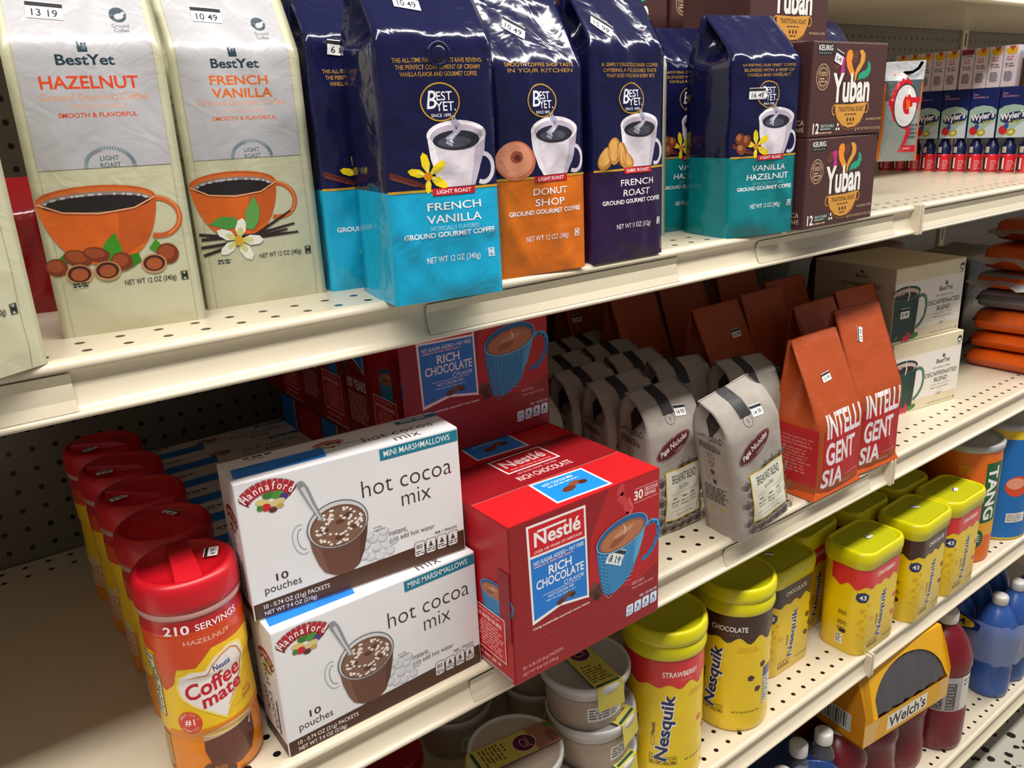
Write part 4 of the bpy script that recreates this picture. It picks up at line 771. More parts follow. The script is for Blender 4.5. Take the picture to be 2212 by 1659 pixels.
# ------------------------------------------------------------------ creamer bottles (left end of the middle shelf)
RL = mt('c40f20', 'plastic'); RS = mt('b8101e', 'soft'); SO = mt('d4451a', 'soft'); SY = mt('f2c40c', 'soft'); SOR = mt('e8860c', 'soft')
def creamer():
    t = thing('creamer_bottle', '', 'bottle', (0, 0, 0))
    pr = [(.0345, 0), (.0372, .004), (.0376, .03), (.0366, .046), (.0378, .05), (.0372, .075), (.0366, .098), (.0378, .102), (.0384, .115), (.0386, .142), (.0378, .150), (.0384, .154)]
    rad = lambda z: next((r0+(r1-r0)*(z-z0)/(z1-z0) for (r0, z0), (r1, z1) in zip(pr, pr[1:]) if z0 <= z <= z1), .038)
    fine = []
    for (r0, z0), (r1, z1) in zip(pr, pr[1:]):
        n = max(1, int((z1-z0)/.004)); fine += [(r0+(r1-r0)*i/n, z0+(z1-z0)*i/n) for i in range(n)]
    fine.append(pr[-1]); p = PB(); p.lathe(fine, lambda a: SOR if fine[a][1] < .05 else SY if fine[a][1] < .123 else SO if fine[a][1] < .138 else RS, 56)
    A = Art(); cyl = ring_surf(rad, 56, [q[1] for q in fine], .0375)
    A.poly([(-40, 128), (48, 128), (48, 112), (36, 118), (20, 121), (8, 117), (-8, 102), (-22, 102), (-28, 88), (-36, 82), (-40, 84)], SO)
    A.poly([(-40, 48), (48, 52), (48, 34), (30, 40), (10, 42), (-14, 38), (-40, 44)], SOR)
    ht = [(-24, 85), (-21, 94), (-12, 98), (-2, 97), (6, 105), (18, 110), (28, 107), (32, 97), (30, 86), (22, 74), (12, 62), (8, 54), (-2, 62), (-14, 70), (-22, 77)]
    A.poly([(x*1.07-.5, (y-82)*1.07+82) for x, y in ht], mt('f8e06a', 'soft')); A.poly(ht, mt('f1e9e4', 'soft')); tn = mt('d8954a', 'soft')
    A.path([(-16, 93), (-8, 94), (-1, 93), (4, 100), (12, 106), (20, 107.6), (26, 104), (29.6, 96), (27, 84), (20, 73), (11, 62)], [.3, 1.4, 1.2, 1.2, 1.5, 1.5, 1.5, 1.6, 1.8, 1.8, .6], tn)
    A.tc('Nestl\u00e9', 11, 97.4, 14, 4.6, mt('23357e', 'soft'), .9, 0, 6); cm = mt('c4122a', 'soft'); A.tc('Coffee', 3, 85, 46, 13, cm, 1.2, .5, 12); A.tc('mate', 8, 74, 34, 9.6, cm, 1.2, .5, 12)
    A.t('210', -26, 130, -7, 137, mt('f6e6e2', 'soft'), 1.2); A.t('SERVINGS', -3, 131, 32, 136, mt('f6e6e2', 'soft'), .6); A.t('HAZELNUT', -13, 121, 22, 124.6, mt('efc0ae', 'soft'), .3)
    A.ell(-20, 56, 9.4, 9.4, mt('d8412a', 'soft')); A.t('#1', -24, 53, -16, 59, mt('f6e6e2', 'soft'), .8); A.arc("AMERICA'S", -20, 56, 7.2, 90, 2.4, mt('f3c8b8', 'soft'), .2, 2.1); A.arc('CREAMER', -20, 56, 7.2, 270, 2.4, mt('f3c8b8', 'soft'), .2, 2.1)
    A.tc('RICH &', 30, 66, 9, 2.4, mt('c8381a', 'soft'), .3, 0, 10); A.tc('Smooth', 30, 62, 12, 4, mt('c8381a', 'soft'), .3, 1, 10)
    gl = mt('c9a58c', 'soft'); ck = mt('6a3a2c', 'soft'); A.ring(36, 34, 7, 12, 1.2, mt('e8b066', 'soft'), -100, 100)
    A.poly([(-12, 43), (-12.6, 30), (-9, 16), (-2, 11), (14, 10), (24, 14), (30, 26), (31, 46)], ck); A.poly([(-12, 43), (-12.6, 38), (8, 40), (31, 42), (31, 46)], gl); A.ell(10, 44, 21.6, 3, mt('e9c05c', 'soft'), 4); A.ring(10, 44, 21.6, 3, .8, mt('d9c4b2', 'soft'), 0, 360, 4); A.poly([(16, 40), (31, 42), (30, 26), (24, 14)], mt('5a2e22', 'soft')); A.path([(26, 36), (28, 40), (30, 44)], [1.4, .8, 1.2], mt('e9dcd0', 'soft'))
    for x, y, c in ((-16, 10, '6a3a22'), (-8, 7, 'd9b48c'), (-3, 11, '8a5634'), (4, 7, '4a2a1c'), (-12, 14, '5a2e1e')): A.ell(x, y, 5, 3.6, mt(c, 'soft'), 20, n=10)
    A.rect(-58, 58, -41, 112, mt('d9d2b0', 'soft')); A.frame(-58, 58, -41, 112, .6, BLK); A.t('Nutrition', -57, 106, -43, 110.6, BLK, .6); A.greek(-57, 60, -42.5, 104, 13, mt('3a3830', 'soft'), 2); A.rect(-62, 14, -44, 40, mt('a8862a', 'soft')); A.greek(-62, 4, -42, 12, 3, mt('6a4a1a', 'soft'), 3)
    A.greek(-96, 20, -70, 54, 12, mt('e8e4dc', 'soft'), 7)
    B_ = Art().add(A); B_.L = [([tuple((x, y*1.085) for x, y in q) for q in T], m_) for T, m_ in B_.L]; p.art(B_, cyl, .0003, .00004, sm=True); p.build('sleeve_bottle', t)
    p = PB(); p.lathe([(.0388, .1535), (.0392, .1545), (.0392, .1575), (.0386, .1585)], mt('c08f88', 'plastic'), 48); p.build('neck_ring', t)
    p = PB(); p.lathe([(.0386, .1585), (.0398, .1600), (.0402, .1640), (.04, .1740), (.0392, .1800), (.0365, .1832), (.0345, .1838), (.033, .1825), (.0315, .1805), (.02, .1798), (.002, .1798)], RL, 56)
    # thumb tab across the recessed lid
    p.grid([[(-.010*k, -.031, .1802), (-.0095*k, -.02, .1848), (-.0085*k, .012, .1864), (-.0075*k, .030, .1858), (-.0075*k, .0335, .1815)] for k in (1, .55, -.55, -1)], RL, True)
    p.grid([[(-.010*k, -.031, .1795), (-.0095*k*1.12, -.02, .1795), (-.0085*k*1.12, .012, .1795), (-.0075*k*1.1, .030, .1795), (-.0075*k, .0335, .1795)] for k in (1, -1)], RL, False)
    for k in (1, -1): p.grid([[(-.010*k, -.031, .1802), (-.0095*k, -.02, .1848), (-.0085*k, .012, .1864), (-.0075*k, .030, .1858)], [(-.0105*k, -.031, .1795), (-.0108*k, -.02, .1795), (-.0098*k, .012, .1795), (-.0084*k, .030, .1795)]], RL, False)
    p.build('flip_lid', t)
    return t
m0 = creamer(); ms = ('red and yellow creamer bottle at the very front, label facing out', 'creamer bottle second in the red-lidded row, sticker flat on its lid', 'creamer bottle third in the red-lidded row', 'creamer bottle fourth in the red-lidded row', 'creamer bottle at the back of the row, red lid in deep shade')
for i, (x, y, rz, (sx, sy, sa)) in enumerate(((.116, .056, -7, (22, 4, 75)), (.1215, .1395, 30, (17, 8, -60)), (.1225, .2225, 50, (-14, 14, 10)), (.1225, .3055, 60, (-16, 10, -8)), (.1205, .389, 65, (-16, 8, 20)))):
    o = m0 if not i else dup(m0, (0, 0, 0), 0, ms[i]); o.location = (x, y, ZM); o.rotation_euler = (0, 0, R(rz)); o['label'] = ms[i]; o['group'] = 'red-lidded creamer bottles'
    m0_st = (o, sx, sy, sa)
    if not i: first = m0_st
    else: sticker(o, plane((0, 0, .1818), (1, 0, 0), (0, 1, 0)), sx, sy, '4 99', sa-rz, 15, 10)
sticker(first[0], plane((0, 0, .1818), (1, 0, 0), (0, 1, 0)), first[1], first[2], '4 99', first[3], 15, 11)
# ------------------------------------------------------------------ yellow cocoa canisters (third shelf)
YL = mt('d8cf00', 'plastic'); YB2 = mt('ecc800', 'soft'); YD2 = mt('b9b80e', 'plastic'); RB = mt('d8262c', 'soft'); CB = mt('3b1d18', 'soft'); NV2 = mt('16225e', 'soft'); SW = mt('f3efe6', 'soft')
def q_label(A, x0, x1, H, flav, band, top, big=1.):
    """wrap label: dripping flavour band, vertical wordmark, nutrition boxes (the cartoon beside the name is left off)"""
    A.wave(x0, x1, H, H*.80, 3.4*big, 4.3, band, 1.2)
    A.t(flav, *top, SW, .9)
def q_word(A, cx, cy, l, h, ang=84):
    for d, m_, b_ in ((0, SW, 3.6), (0, NV2, 1.3)): A.tc('Nesquik', cx, cy, l*(1.02 if m_ is SW else 1), h*(1.1 if m_ is SW else 1), m_, b_, .2, ang)
def round_can(label, x, y, rz, flav, band):
    t = thing('cocoa_canister', label, 'canister', (x, y, Z3), rz, 'large round yellow canisters'); Rr, H = .052, .192
    p = PB(); p.lathe([(Rr-.005, 0), (Rr-.001, .002), (Rr, .007)]+[(Rr, .007+i*.009) for i in range(1, 21)]+[(Rr-.001, H)], YB2, 64)
    A = Art(); cyl = ring_surf(lambda z: Rr, 64, [0, H], Rr)
    A.wave(-162, 162, 190, 152, 4, 11, band, 2.2); A.tc(flav, -3, 170, 50, 8, SW, .8); A.tc('FLAVOR', 4, 161, 14, 2.6, mt('8a6a60' if band is CB else 'e8a09c', 'soft'), 0)
    q_word(A, -22, 88, 104, 22); A.tc('Nestl\u00e9', -39, 86, 20, 5, NV2, .8, 0, 86); A.frame(-41.6, 60, -37, 74, .5, NV2)
    for k in range(4): A.frame(-44+k*9.4, 30, -36+k*9.4, 43, .5, BLK); A.greek(-43+k*9.4, 31, -37+k*9.4, 36, 2, BLK, k); A.tc(('150', '0g', '30', '26')[k], -40+k*9.4, 39.6, 4.6, 3, BLK, .5)
    A.t('PER 2 TBSP', -44, 44.6, -28, 46.6, BLK, .2); A.t('NET WT 38 OZ (2.37 LB) 1.07 kg' if band is CB else 'NET WT 35.5 OZ (2.2 LB) 1 kg', 4, 32, 46, 36, BLK, .3)
    A.t('TASTY &', 10, 138, 36, 141.6, mt('cfa400', 'soft'), .2); A.t('DELICIOUS', 8, 133, 40, 136.6, mt('cfa400', 'soft'), .2)
    for q in (-70, 62): A.rect(q-10, 40, q+10, 92, SW); A.frame(q-10, 40, q+10, 92, .6, NV2); A.rect(q-10, 84, q+10, 100, mt('233a8c', 'soft')); A.greek(q-8.6, 43, q+8.6, 82, 9, BLK, 9)
    for a, b_ in ((30, 90), (42, 70), (50, 108)): A.poly([(a-5, b_-3), (a+2, b_-5), (a+6, b_+1), (a, b_+5), (a-5, b_+3)], mt('3d1f17' if band is CB else 'd8445a', 'soft'))
    p.art(A, cyl, .0003, .00004); p.build('canister', t)
    p = PB(); R2 = Rr+.002; p.lathe([(Rr, H-.002), (R2, H), (R2+.001, H+.004), (R2, H+.018), (R2-.001, H+.019), (R2+.0015, H+.021), (R2+.0018, H+.027), (R2+.001, H+.036), (R2-.001, H+.039), (R2-.004, H+.0398), (R2-.0055, H+.0375), (R2-.0075, H+.0358), (.001, H+.0358)], lambda a: YL if a < 10 else YD2, 64); p.build('lid', t)
    return t
round_can('large round yellow canister with a dark chocolate band', .8195, .062, -55, 'CHOCOLATE', CB)
round_can('large round yellow canister with a red strawberry band, partly behind the tubs', .675, .062, -18, 'STRAWBERRY', RB)
def rr(W, D, r_, n=6):   # rounded rectangle outline, from the middle of the back, counter-clockwise
    P = []
    for cx, cy, a0 in ((W/2-r_, -D/2+r_, -90), (W/2-r_, D/2-r_, 0), (-W/2+r_, D/2-r_, 90), (-W/2+r_, -D/2+r_, 180)):
        P += [(cx+r_*math.cos(R(a0+90*i/n)), cy+r_*math.sin(R(a0+90*i/n))) for i in range(n+1)]
    return P
def oblong(flav, band):
    W, D, H, r_ = .114, .078, .158, .022; t = thing('cocoa_canister', '', 'canister', (0, 0, 0)); p = PB()
    G = [[(x*k, y*k, z) for x, y in rr(W, D, r_)] for k, z in ((.96, 0), (1, .004), (1, .08), (.995, H))]; p.grid(G, YB2, True, True); p.face(G[0][::-1], YB2); p.face(G[-1], YB2)
    fl_ = W/2-r_; q = r_*math.pi/2; dl = D/2-r_
    def surf(u, v, k):   # u measured along the outline from the middle of the front
        s = 1 if u >= 0 else -1; a = abs(u); rr_ = r_+k
        if a <= fl_: return Vector((u, -D/2-k, v))
        if a <= fl_+q: th = (a-fl_)/r_; return Vector((s*(fl_+rr_*math.sin(th)), -D/2+r_-rr_*math.cos(th), v))
        return Vector((s*(W/2+k), -D/2+r_+min(a-fl_-q, 2*dl), v))
    us = [0, fl_]+[fl_+q*i/6 for i in range(1, 7)]+[fl_+q+2*dl]; gs = GridSurf(surf, [-u for u in us[1:]]+us, [0, .004, .08, H], False)
    A = Art(); A.wave(-104, 104, 157, 124, 3, 8, band, 1.); A.tc(flav, 2, 142, 52, 7.4, SW, .8)
    q_word(A, 0, 66, 84, 17); A.tc('Nestl\u00e9', -14, 58, 18, 4, NV2, .8, 0, 86)
    for k in range(4): A.frame(-34+k*7.4, 12, -28+k*7.4, 23, .5, BLK); A.greek(-33+k*7.4, 13, -29+k*7.4, 17, 2, BLK, k)
    A.t('NET WT 9.3 OZ (263g)', 12, 14, 46, 17.6, BLK, .2); A.ell(-52, 108, 10, 9, NV2); A.poly([(-62, 106), (-60, 116), (-54, 113), (-50, 118), (-46, 112), (-41, 112), (-42, 104), (-46, 99), (-54, 100)], NV2); A.t('43', -57, 104, -46, 112, SW, .8)
    og = mt('dca70a', 'soft')
    for i, (x, y, a, b_) in enumerate(((-50, 84, 5, 4), (-44, 74, 3, 3), (-52, 64, 6, 3), (-30, 66, 4, 8), (-48, 50, 4, 4), (-54, 40, 3, 2), (-46, 34, 5, 2), (-40, 94, 3, 2))): A.ell(x, y, a, b_, og, i*20, n=10)
    for y in (76, 58, 46): A.greek(-88, y-8, -72, y, 4, mt('4a3a10', 'soft'), int(y))
    A.rect(-90, 14, -78, 32, SW); A.greek(-89, 15, -79, 31, 5, BLK, 2); A.rect(-84, 36, -74, 42, BLK); A.rect(58, 136, 68, 154, SW); A.greek(59, 137, 67, 152, 4, CB, 5)
    for a, b_ in ((36, 84), (44, 66), (34, 52), (46, 100)): A.poly([(a-5, b_-3), (a+2, b_-5), (a+6, b_+1), (a, b_+5), (a-5, b_+3)], mt('3d1f17' if band is CB else 'd8445a', 'soft'))
    p.art(A, gs, .0003, .00004); p.build('canister', t)
    p = PB(); Q = [(1.0, H-.002, .0), (1.035, H, 0), (1.04, H+.008, 0), (1.055, H+.010, 0), (1.06, H+.016, 0), (1.045, H+.024, 0), (1.02, H+.0275, 0), (.97, H+.0285, 0), (.94, H+.0262, 0), (.9, H+.0256, 0)]
    G = [[(x*k, y*(1+(k-1)*W/D), z) for x, y in rr(W, D, r_)] for k, z, _ in Q]; p.grid(G, lambda a, b: YL if a < 8 else YD2, True, True); p.face(G[-1], YD2)
    p.build('lid', t)
    return t
s0, h0 = oblong('STRAWBERRY', RB), oblong('CHOCOLATE', CB); sg = 'small oblong yellow canisters'
for i, (o, x, y, rz, lab) in enumerate(((s0, 1.117, .04, 0, 'small yellow canister with a strawberry band, nearest the shelf edge'), (h0, .964, .098, 0, 'small yellow canister with a chocolate band, beside the large round one'), (h0, 1.262, .034, 2, 'small yellow canister with a chocolate band, between two strawberry ones'),
    (s0, 1.384, .034, 0, 'small yellow canister with a strawberry band, beside the orange can'), (s0, 1.085, .136, 4, 'small yellow canister with a strawberry band, behind the foremost small one'), (h0, 1.222, .125, 0, 'small yellow canister in the second row, green-looking lid partly showing in the middle'),
    (s0, 1.36, .125, 0, 'small yellow canister in the second row, against the orange can'), (h0, 1.2, .215, 0, 'small yellow canister third row, in the shade under the middle shelf'), (s0, 1.335, .215, 0, 'small yellow canister third row, nearest the dark green can'), (h0, .96, .19, 0, 'small yellow canister hidden behind the chocolate one beside the round can'))):
    c = o if 'used' not in o else dup(o, (0, 0, 0), 0, lab); 
    if c is o: o['used'] = 1
    c.location = (x, y, Z3); c.rotation_euler = (0, 0, R(rz)); c['label'] = lab; c['group'] = sg
    c['st'] = i
for c in [o for o in COL.objects if 'st' in o]:
    i = c['st']; sticker(c, plane((0, 0, .158+.0265), (1, 0, 0), (0, 1, 0)), (4, -6, 10, 2, 0, 8, -4, 0, 4, 0)[i], (-4, 8, 6, -6, 4, 0, 6, 0, 0, 0)[i], None, (-4, -50, -40, 20, 10, 15, 12, 0, 30, 5)[i], 14, 9); del c['st']
for o in (s0, h0): del o['used']
for o in COL.objects:
    if 'used' in o: del o['used']
# -------- big drink mix cans
def can(label, x, y, Rr, H, rz, cols, lidc, A, group=None, name='drink_mix_can'):
    t = thing(name, label, 'can', (x, y, Z3), rz, group); p = PB(); pr = [(Rr-.004, 0), (Rr, .002), (Rr, .006)]+[(Rr, .006+(H-.012)*i/18) for i in range(1, 19)]+[(Rr, H)]
    def mf(a):
        for z, c in cols:
            if (pr[a][1]+pr[a+1][1])/2 < z: return c
        return cols[-1][1]
    p.lathe(pr, mf, 64); p.art(A, ring_surf(lambda z: Rr, 64, [0, H], Rr), .0003, .00004); p.build('can', t)
    p = PB(); p.lathe([(Rr, H-.001), (Rr+.0022, H), (Rr+.0026, H+.010), (Rr+.001, H+.0125), (Rr-.003, H+.0128), (Rr-.006, H+.0105), (Rr-.012, H+.0095), (Rr-.014, H+.0105), (.001, H+.0105)], lidc, 64); p.build('lid', t)
    return t
TO = mt('e06a08', 'card'); TGN = mt('0f5a30', 'card'); TGY = mt('a9a9aa', 'plastic')
A = Art()
A.ell(-34, 118, 36, 36, mt('f0e6d2')); A.ell(-34, 118, 33, 33, mt('e8960e'))
for i in range(10): A.path([(-34+6*math.cos(R(36*i)), 118+6*math.sin(R(36*i))), (-34+32*math.cos(R(36*i)), 118+32*math.sin(R(36*i)))], [.4, 1.6], mt('f3cf7a'))
A.ell(-34, 118, 4, 4, mt('f3e2b0')); A.greek(-40, 183, -16, 202, 4, mt('e8a81c'), 2); A.greek(-42, 170, -18, 179, 3, mt('6a3206'), 3); A.greek(-40, 16, -14, 30, 4, mt('6a3206'), 4); A.rect(-54, 24, -46, 52, mt('d8d4cc'))
A.poly([(2, 60), (8, 196), (60, 214), (60, 52)], mt('e8a21c')); A.rect(8, 84, 52, 206, TGN); A.tc('TANG', 27, 144, 108, 27, mt('f4f2ec'), 1.4, 0, -90); A.ell(8, 52, 12, 18, TGN); A.greek(0, 44, 16, 62, 4, mt('cfe0d0'), 6)
can('orange drink mix can with a grey lid and a cut orange on it', 1.517, .074, .062, .228, -36, [(.3, TO)], TGY, A)
A = Art(); A.rect(20, 40, 60, 60, mt('e8e2d8')); A.greek(22, 42, 58, 58, 4, GRY, 2); A.ell(34, 118, 24, 22, mt('d8481c')); A.ell(30, 124, 18, 12, mt('e89a7a'))
can('blue drink mix can with yellow rims at the right edge of the photo', 1.662, .07, .066, .235, -62, [(.012, mt('e6c41c')), (.213, mt('0a6cb8')), (.3, mt('e6c41c'))], TGY, A)
can('dark green drink mix can in the shade behind the orange one', 1.47, .215, .062, .225, -40, [(.3, mt('123a2a'))], TGY, Art().rect(-20, 60, 20, 180, mt('5a3a14')))
can('second orange drink mix can behind the first one', 1.605, .21, .062, .228, -40, [(.3, TO)], TGY, Art())
# -------- clear oatmeal tubs and red-lidded jars at the left
CLR = mt('cfcac6', 'clear'); LIDM = mt('cbc8c8', 'plastic'); OAT = mt('b29f8e', 'paper')
def tub(label, x, y, z, rz, paper, lid_clear=False, Rr=.0575, H=.062, lbl=None):
    t = thing('oatmeal_tub', label, 'tub', (x, y, z), rz, 'oatmeal tubs'); p = PB(); p.lathe([(Rr*.78, 0), (Rr*.81, .003), (Rr*.9, H-.008), (Rr*.93, H-.006), (Rr*.94, H)], mt('c6beb8', 'plastic'), 48, cap=True)
    A = Art(); Ra = Rr*.86; con = ring_surf(lambda z: Rr*(.81+.09*(z-.003)/(H-.011)), 48, [0, H-.008], Ra)
    A.rect(-160, 4, 160, H*1000-16, OAT); A.rect(-26, 14, 28, 36, mt('e4e2df', 'paper')); A.greek(-24, 17, 26, 34, 4, mt('5a5654', 'paper'), 3); p.art(A, con, .0004, .00004); p.build('tub', t)
    p = PB(); z0 = H-.004; p.lathe([(Rr*.95, z0), (Rr, z0+.001), (Rr*1.005, z0+.008), (Rr*.985, z0+.0105), (Rr*.95, z0+.0105), (Rr*.92, z0+.0075), (.001, z0+.0075)], lambda a: LIDM if a < 5 else (OAT if lid_clear else mt('b5b1b2', 'plastic')), 56); p.build('lid', t)
    if paper:
        A = Art(); yp, lm, mg = mt('c9bb52', 'paper'), mt('b9c81e', 'paper'), mt('5a1038', 'paper')
        A.rect(-19, -56, 19, 56, yp); A.rect(-19, 30, 19, 40, lm)
        if lid_clear: A.rect(-19, 22, 19, 56, mt('a8705a', 'paper')); A.frame(-4, 42, 15, 52, .8, mg); A.greek(-2, 44, 13, 50, 2, mg, 2); A.rect(-16, 46, -8, 56, mt('5a8a2c', 'paper'))
        A.ell(0, 12, 14, 15, mt('e0d4b8', 'paper')); A.ell(0, 12, 13, 14, mg); A.ring(0, 11, 6.4, 4, 1, mt('c9a88a', 'paper')); A.path([(-8, 17), (8, 17)], 1, mt('c9a88a', 'paper')); A.path([(4, 12), (10, 20)], 1, mt('c9a88a', 'paper'))
        for k in (-12, -7, -2): A.ell(k, -13, 1.6, 1.6, mg, n=8)
        A.greek(-16, -44, 14, -17, 6, mt('6a5a1c', 'paper'), 4); A.rect(-17, -53, 17, -49, mt('1f4a3a', 'paper'))
        surf = lambda u, v, k: (u, max(-Rr*.97, min(Rr*.97, v)), z0+.0108+k)
        p = PB(); p.art(A, surf, .0002, .00004); o = p.build('paper_band', t)
        for s_ in (1, -1):
            p = PB(); p.face([(-.019, s_*Rr*.97, z0+.011), (.019, s_*Rr*.97, z0+.011), (.019, s_*Rr*1.02, z0-.02), (-.019, s_*Rr*1.02, z0-.02)], yp); p.build('paper_band', t)
    return t
tub('top oatmeal tub of the tall stack under the red box, yellow paper across its lid', .558, .087, Z3+.1285, -8, True)
tub('middle oatmeal tub of the tall stack beside the strawberry canister', .564, .084, Z3+.0642, 18, True)
tub('lowest oatmeal tub of the tall stack beside the strawberry canister', .567, .085, Z3, 12, True)
tub('oatmeal tub showing oats through its lid under a purple oval label, lower left', .443, .083, Z3+.0642, -98, True, True)
tub('oatmeal tub beneath the one with the purple oval label', .443, .083, Z3, 0, False)
tub('small shaded oatmeal tub behind the one with the purple label, a green strip on it', .472, .272, Z3+.0642, -40, True)
tub('shaded oatmeal tub beneath the one with the green strip', .472, .275, Z3, 10, False)
tub('shaded oatmeal tub deep behind the tall stack', .60, .24, Z3+.0642, 10, False)
tub('shaded oatmeal tub beneath the one deep behind the tall stack', .60, .24, Z3, 0, False)
JY = mt('d98a0c', 'plastic'); JR = mt('98061c', 'plastic')
def jar(label, x, y):
    t = thing('cocoa_jar', label, 'jar', (x, y, Z3), 0, 'yellow jars with dark red lids'); p = PB(); p.lathe([(.042, 0), (.0445, .003), (.0445, .06), (.0455, .064), (.0455, .07)], JY, 48); p.build('jar', t)
    p = PB(); p.lathe([(.044, .069), (.0445, .071), (.044, .084), (.042, .0885), (.039, .0895), (.0375, .088), (.001, .088)], JR, 48); p.build('lid', t)
jar('yellow jar with a dark red lid, beside the tub with oats at the bottom', .342, .125); jar('yellow jar with a dark red lid, further back and left', .342, .222)
# ------------------------------------------------------------------ far bay, upper shelf: powder pouches, drink mixes
def pouch(label, x, y, z, rz, A, zones, hook=True, W=.088, H=.15, seed=61, k=1, back=None):
    t = thing('powder_pouch', label, 'pouch', (x, y, z), rz); p = PB(); nu, nv_ = 16, 30
    def F(u, v, k=0, s=-1):
        a = u/W*2-1; b_ = v/H; th = .016*max(0, (1-a*a))**.6*max(0, math.sin(math.pi*min(1, max(0, (b_-.02)/.86))))**.6+.0004
        return Vector((a*W/2*(1-.05*math.sin(math.pi*b_)), s*(th+k)-.002*noise.noise(Vector((u*30, v*26, seed)))*(1 if 0 < b_ < .98 else 0), v))
    def zm(v):
        for z_, m_ in zones:
            if v < z_: return m_
        return zones[-1][1]
    for s in (-1, 1): p.grid([[F(W*i/nu, H*j/nv_, 0, s) for i in range(nu+1)] for j in range(nv_+1)], lambda a, b: zm((a+.5)*H/nv_), True)
    p.art(A, GridSurf(F, [W*i/nu for i in range(nu+1)], [H*j/nv_ for j in range(nv_+1)]), .0004, .00004, sm=True); p.build('pouch', t); t.scale = (k*.76, k, k*1.12)
    return t
GR = mt('8d9490', 'wrap'); GD = mt('4f5a58', 'wrap'); RD2 = mt('d01424', 'wrap'); SV = mt('c9c9cb', 'wrap'); OR2 = mt('e0640a', 'wrap')
A = Art(); A.rect(.5, 92, 87.5, 122, GD); A.path([(20, 84), (28, 108), (46, 120), (58, 112)], [16, 14, 16, 12], RD2); A.poly([(12, 92), (22, 108), (34, 72), (40, 60), (26, 62)], RD2); A.poly([(86, 100), (66, 88), (52, 70), (48, 50), (58, 48), (78, 78)], RD2); A.path([(64, 52), (56, 30), (44, 14)], [12, 8, 3], RD2)
A.ell(50, 84, 27, 33, mt('222a2c', 'wrap')); A.ell(50, 84, 25, 31, mt('dcd8d6', 'wrap')); A.ell(54, 86, 11, 15, RD2); A.rect(56, 88, 76, 96, RD2); A.poly([(52, 78), (60, 80), (58, 92), (50, 94)], OR2); A.rect(58, 74, 74, 82, mt('dcd8d6', 'wrap')); A.t('A', 50, 97, 62, 110, WHT, .6)
A.rect(48, 14, 82, 24, RD2); A.greek(54, 17, 76, 22, 1, mt('e89aa0', 'wrap'), 2); A.greek(62, 34, 84, 58, 4, mt('4f5856', 'wrap'), 3); A.rect(.4, 1, 5, 118, OR2); A.rect(83.6, 1, 87.6, 118, OR2); A.greek(20, 128, 60, 134, 1, mt('e08a6a', 'wrap'), 4)
pouch('grey powder pouch with a red and white letter G, hanging from a peg hook', 1.19, .09, ZT+.05, -50, A, [(.12, GR), (.2, SV)], k=.82)
pouch('orange and brown pouch hanging behind the grey one with the letter', 1.224, .142, ZT+.052, -50, Art().rect(26, 1, 74, 60, mt('2f1a12', 'wrap')), [(.2, OR2)], seed=62, W=.088, H=.115)
t = thing('peg_hook', 'black wire peg hook holding the grey pouch', 'hook', (1.19, .09, ZT+.174)); p = PB(); p.tube([(0, .452, .004), (0, .2, 0), (0, .03, -.002), (0, -.012, -.002), (.001, -.02, .003), (.002, -.024, .011)], .0022, mt('161616', 'metal')); p.build('rod', t); p = PB(); p.box(-.012, .012, .446, .453, -.008, .016, mt('161616', 'metal'), .001); p.build('back_plate', t)
DB = mt('10184a', 'plastic'); RBt = mt('d8202c', 'soft')
def small_bottle():
    t = thing('drink_drops_bottle', '', 'bottle', (0, 0, 0)); p = PB(); p.lathe([(.0118, 0), (.0132, .002), (.0134, .031), (.0126, .0335), (.0118, .035)], lambda a: mt('d9c8bc', 'plastic') if a < 1 else RBt, 24)
    A = Art(); cy = ring_surf(lambda z: .0134, 24, [0, .05], .0134, 40); A.rect(-14, 5, -6, 29, mt('3a1a20', 'soft')); A.rect(-8.5, 8, -5.5, 28, SW); A.greek(0, 6, 12, 24, 5, mt('e8989c', 'soft'), 2); p.art(A, cy, .0003, .00004); p.build('bottle', t)
    p = PB(); p.lathe([(.0122, .0335), (.0126, .036), (.0122, .048), (.0095, .053), (.0075, .056), (.007, .061), (.003, .0625)], DB, 24); p.art(Art().rect(-12, 37, -4, 48, mt('c9bfae', 'soft')), ring_surf(lambda z: .0126, 24, [0, .05], .0126, 40), .0003); p.build('cap', t)
    return t
b0 = small_bottle(); on = ('first', 'second', 'third', 'fourth', 'fifth', 'sixth', 'seventh', 'eighth', 'ninth', 'tenth')
for i in range(10):
    lab = 'navy and red drink drops bottle, %s from the right under the green boxes' % on[i]; o = b0 if not i else dup(b0, (0, 0, 0), 0, lab)
    o.location = (1.6545, .098+.0293*i, ZT); o.rotation_euler = (0, 0, R(-70)); o['label'] = lab; o['group'] = 'small drink drops bottles'
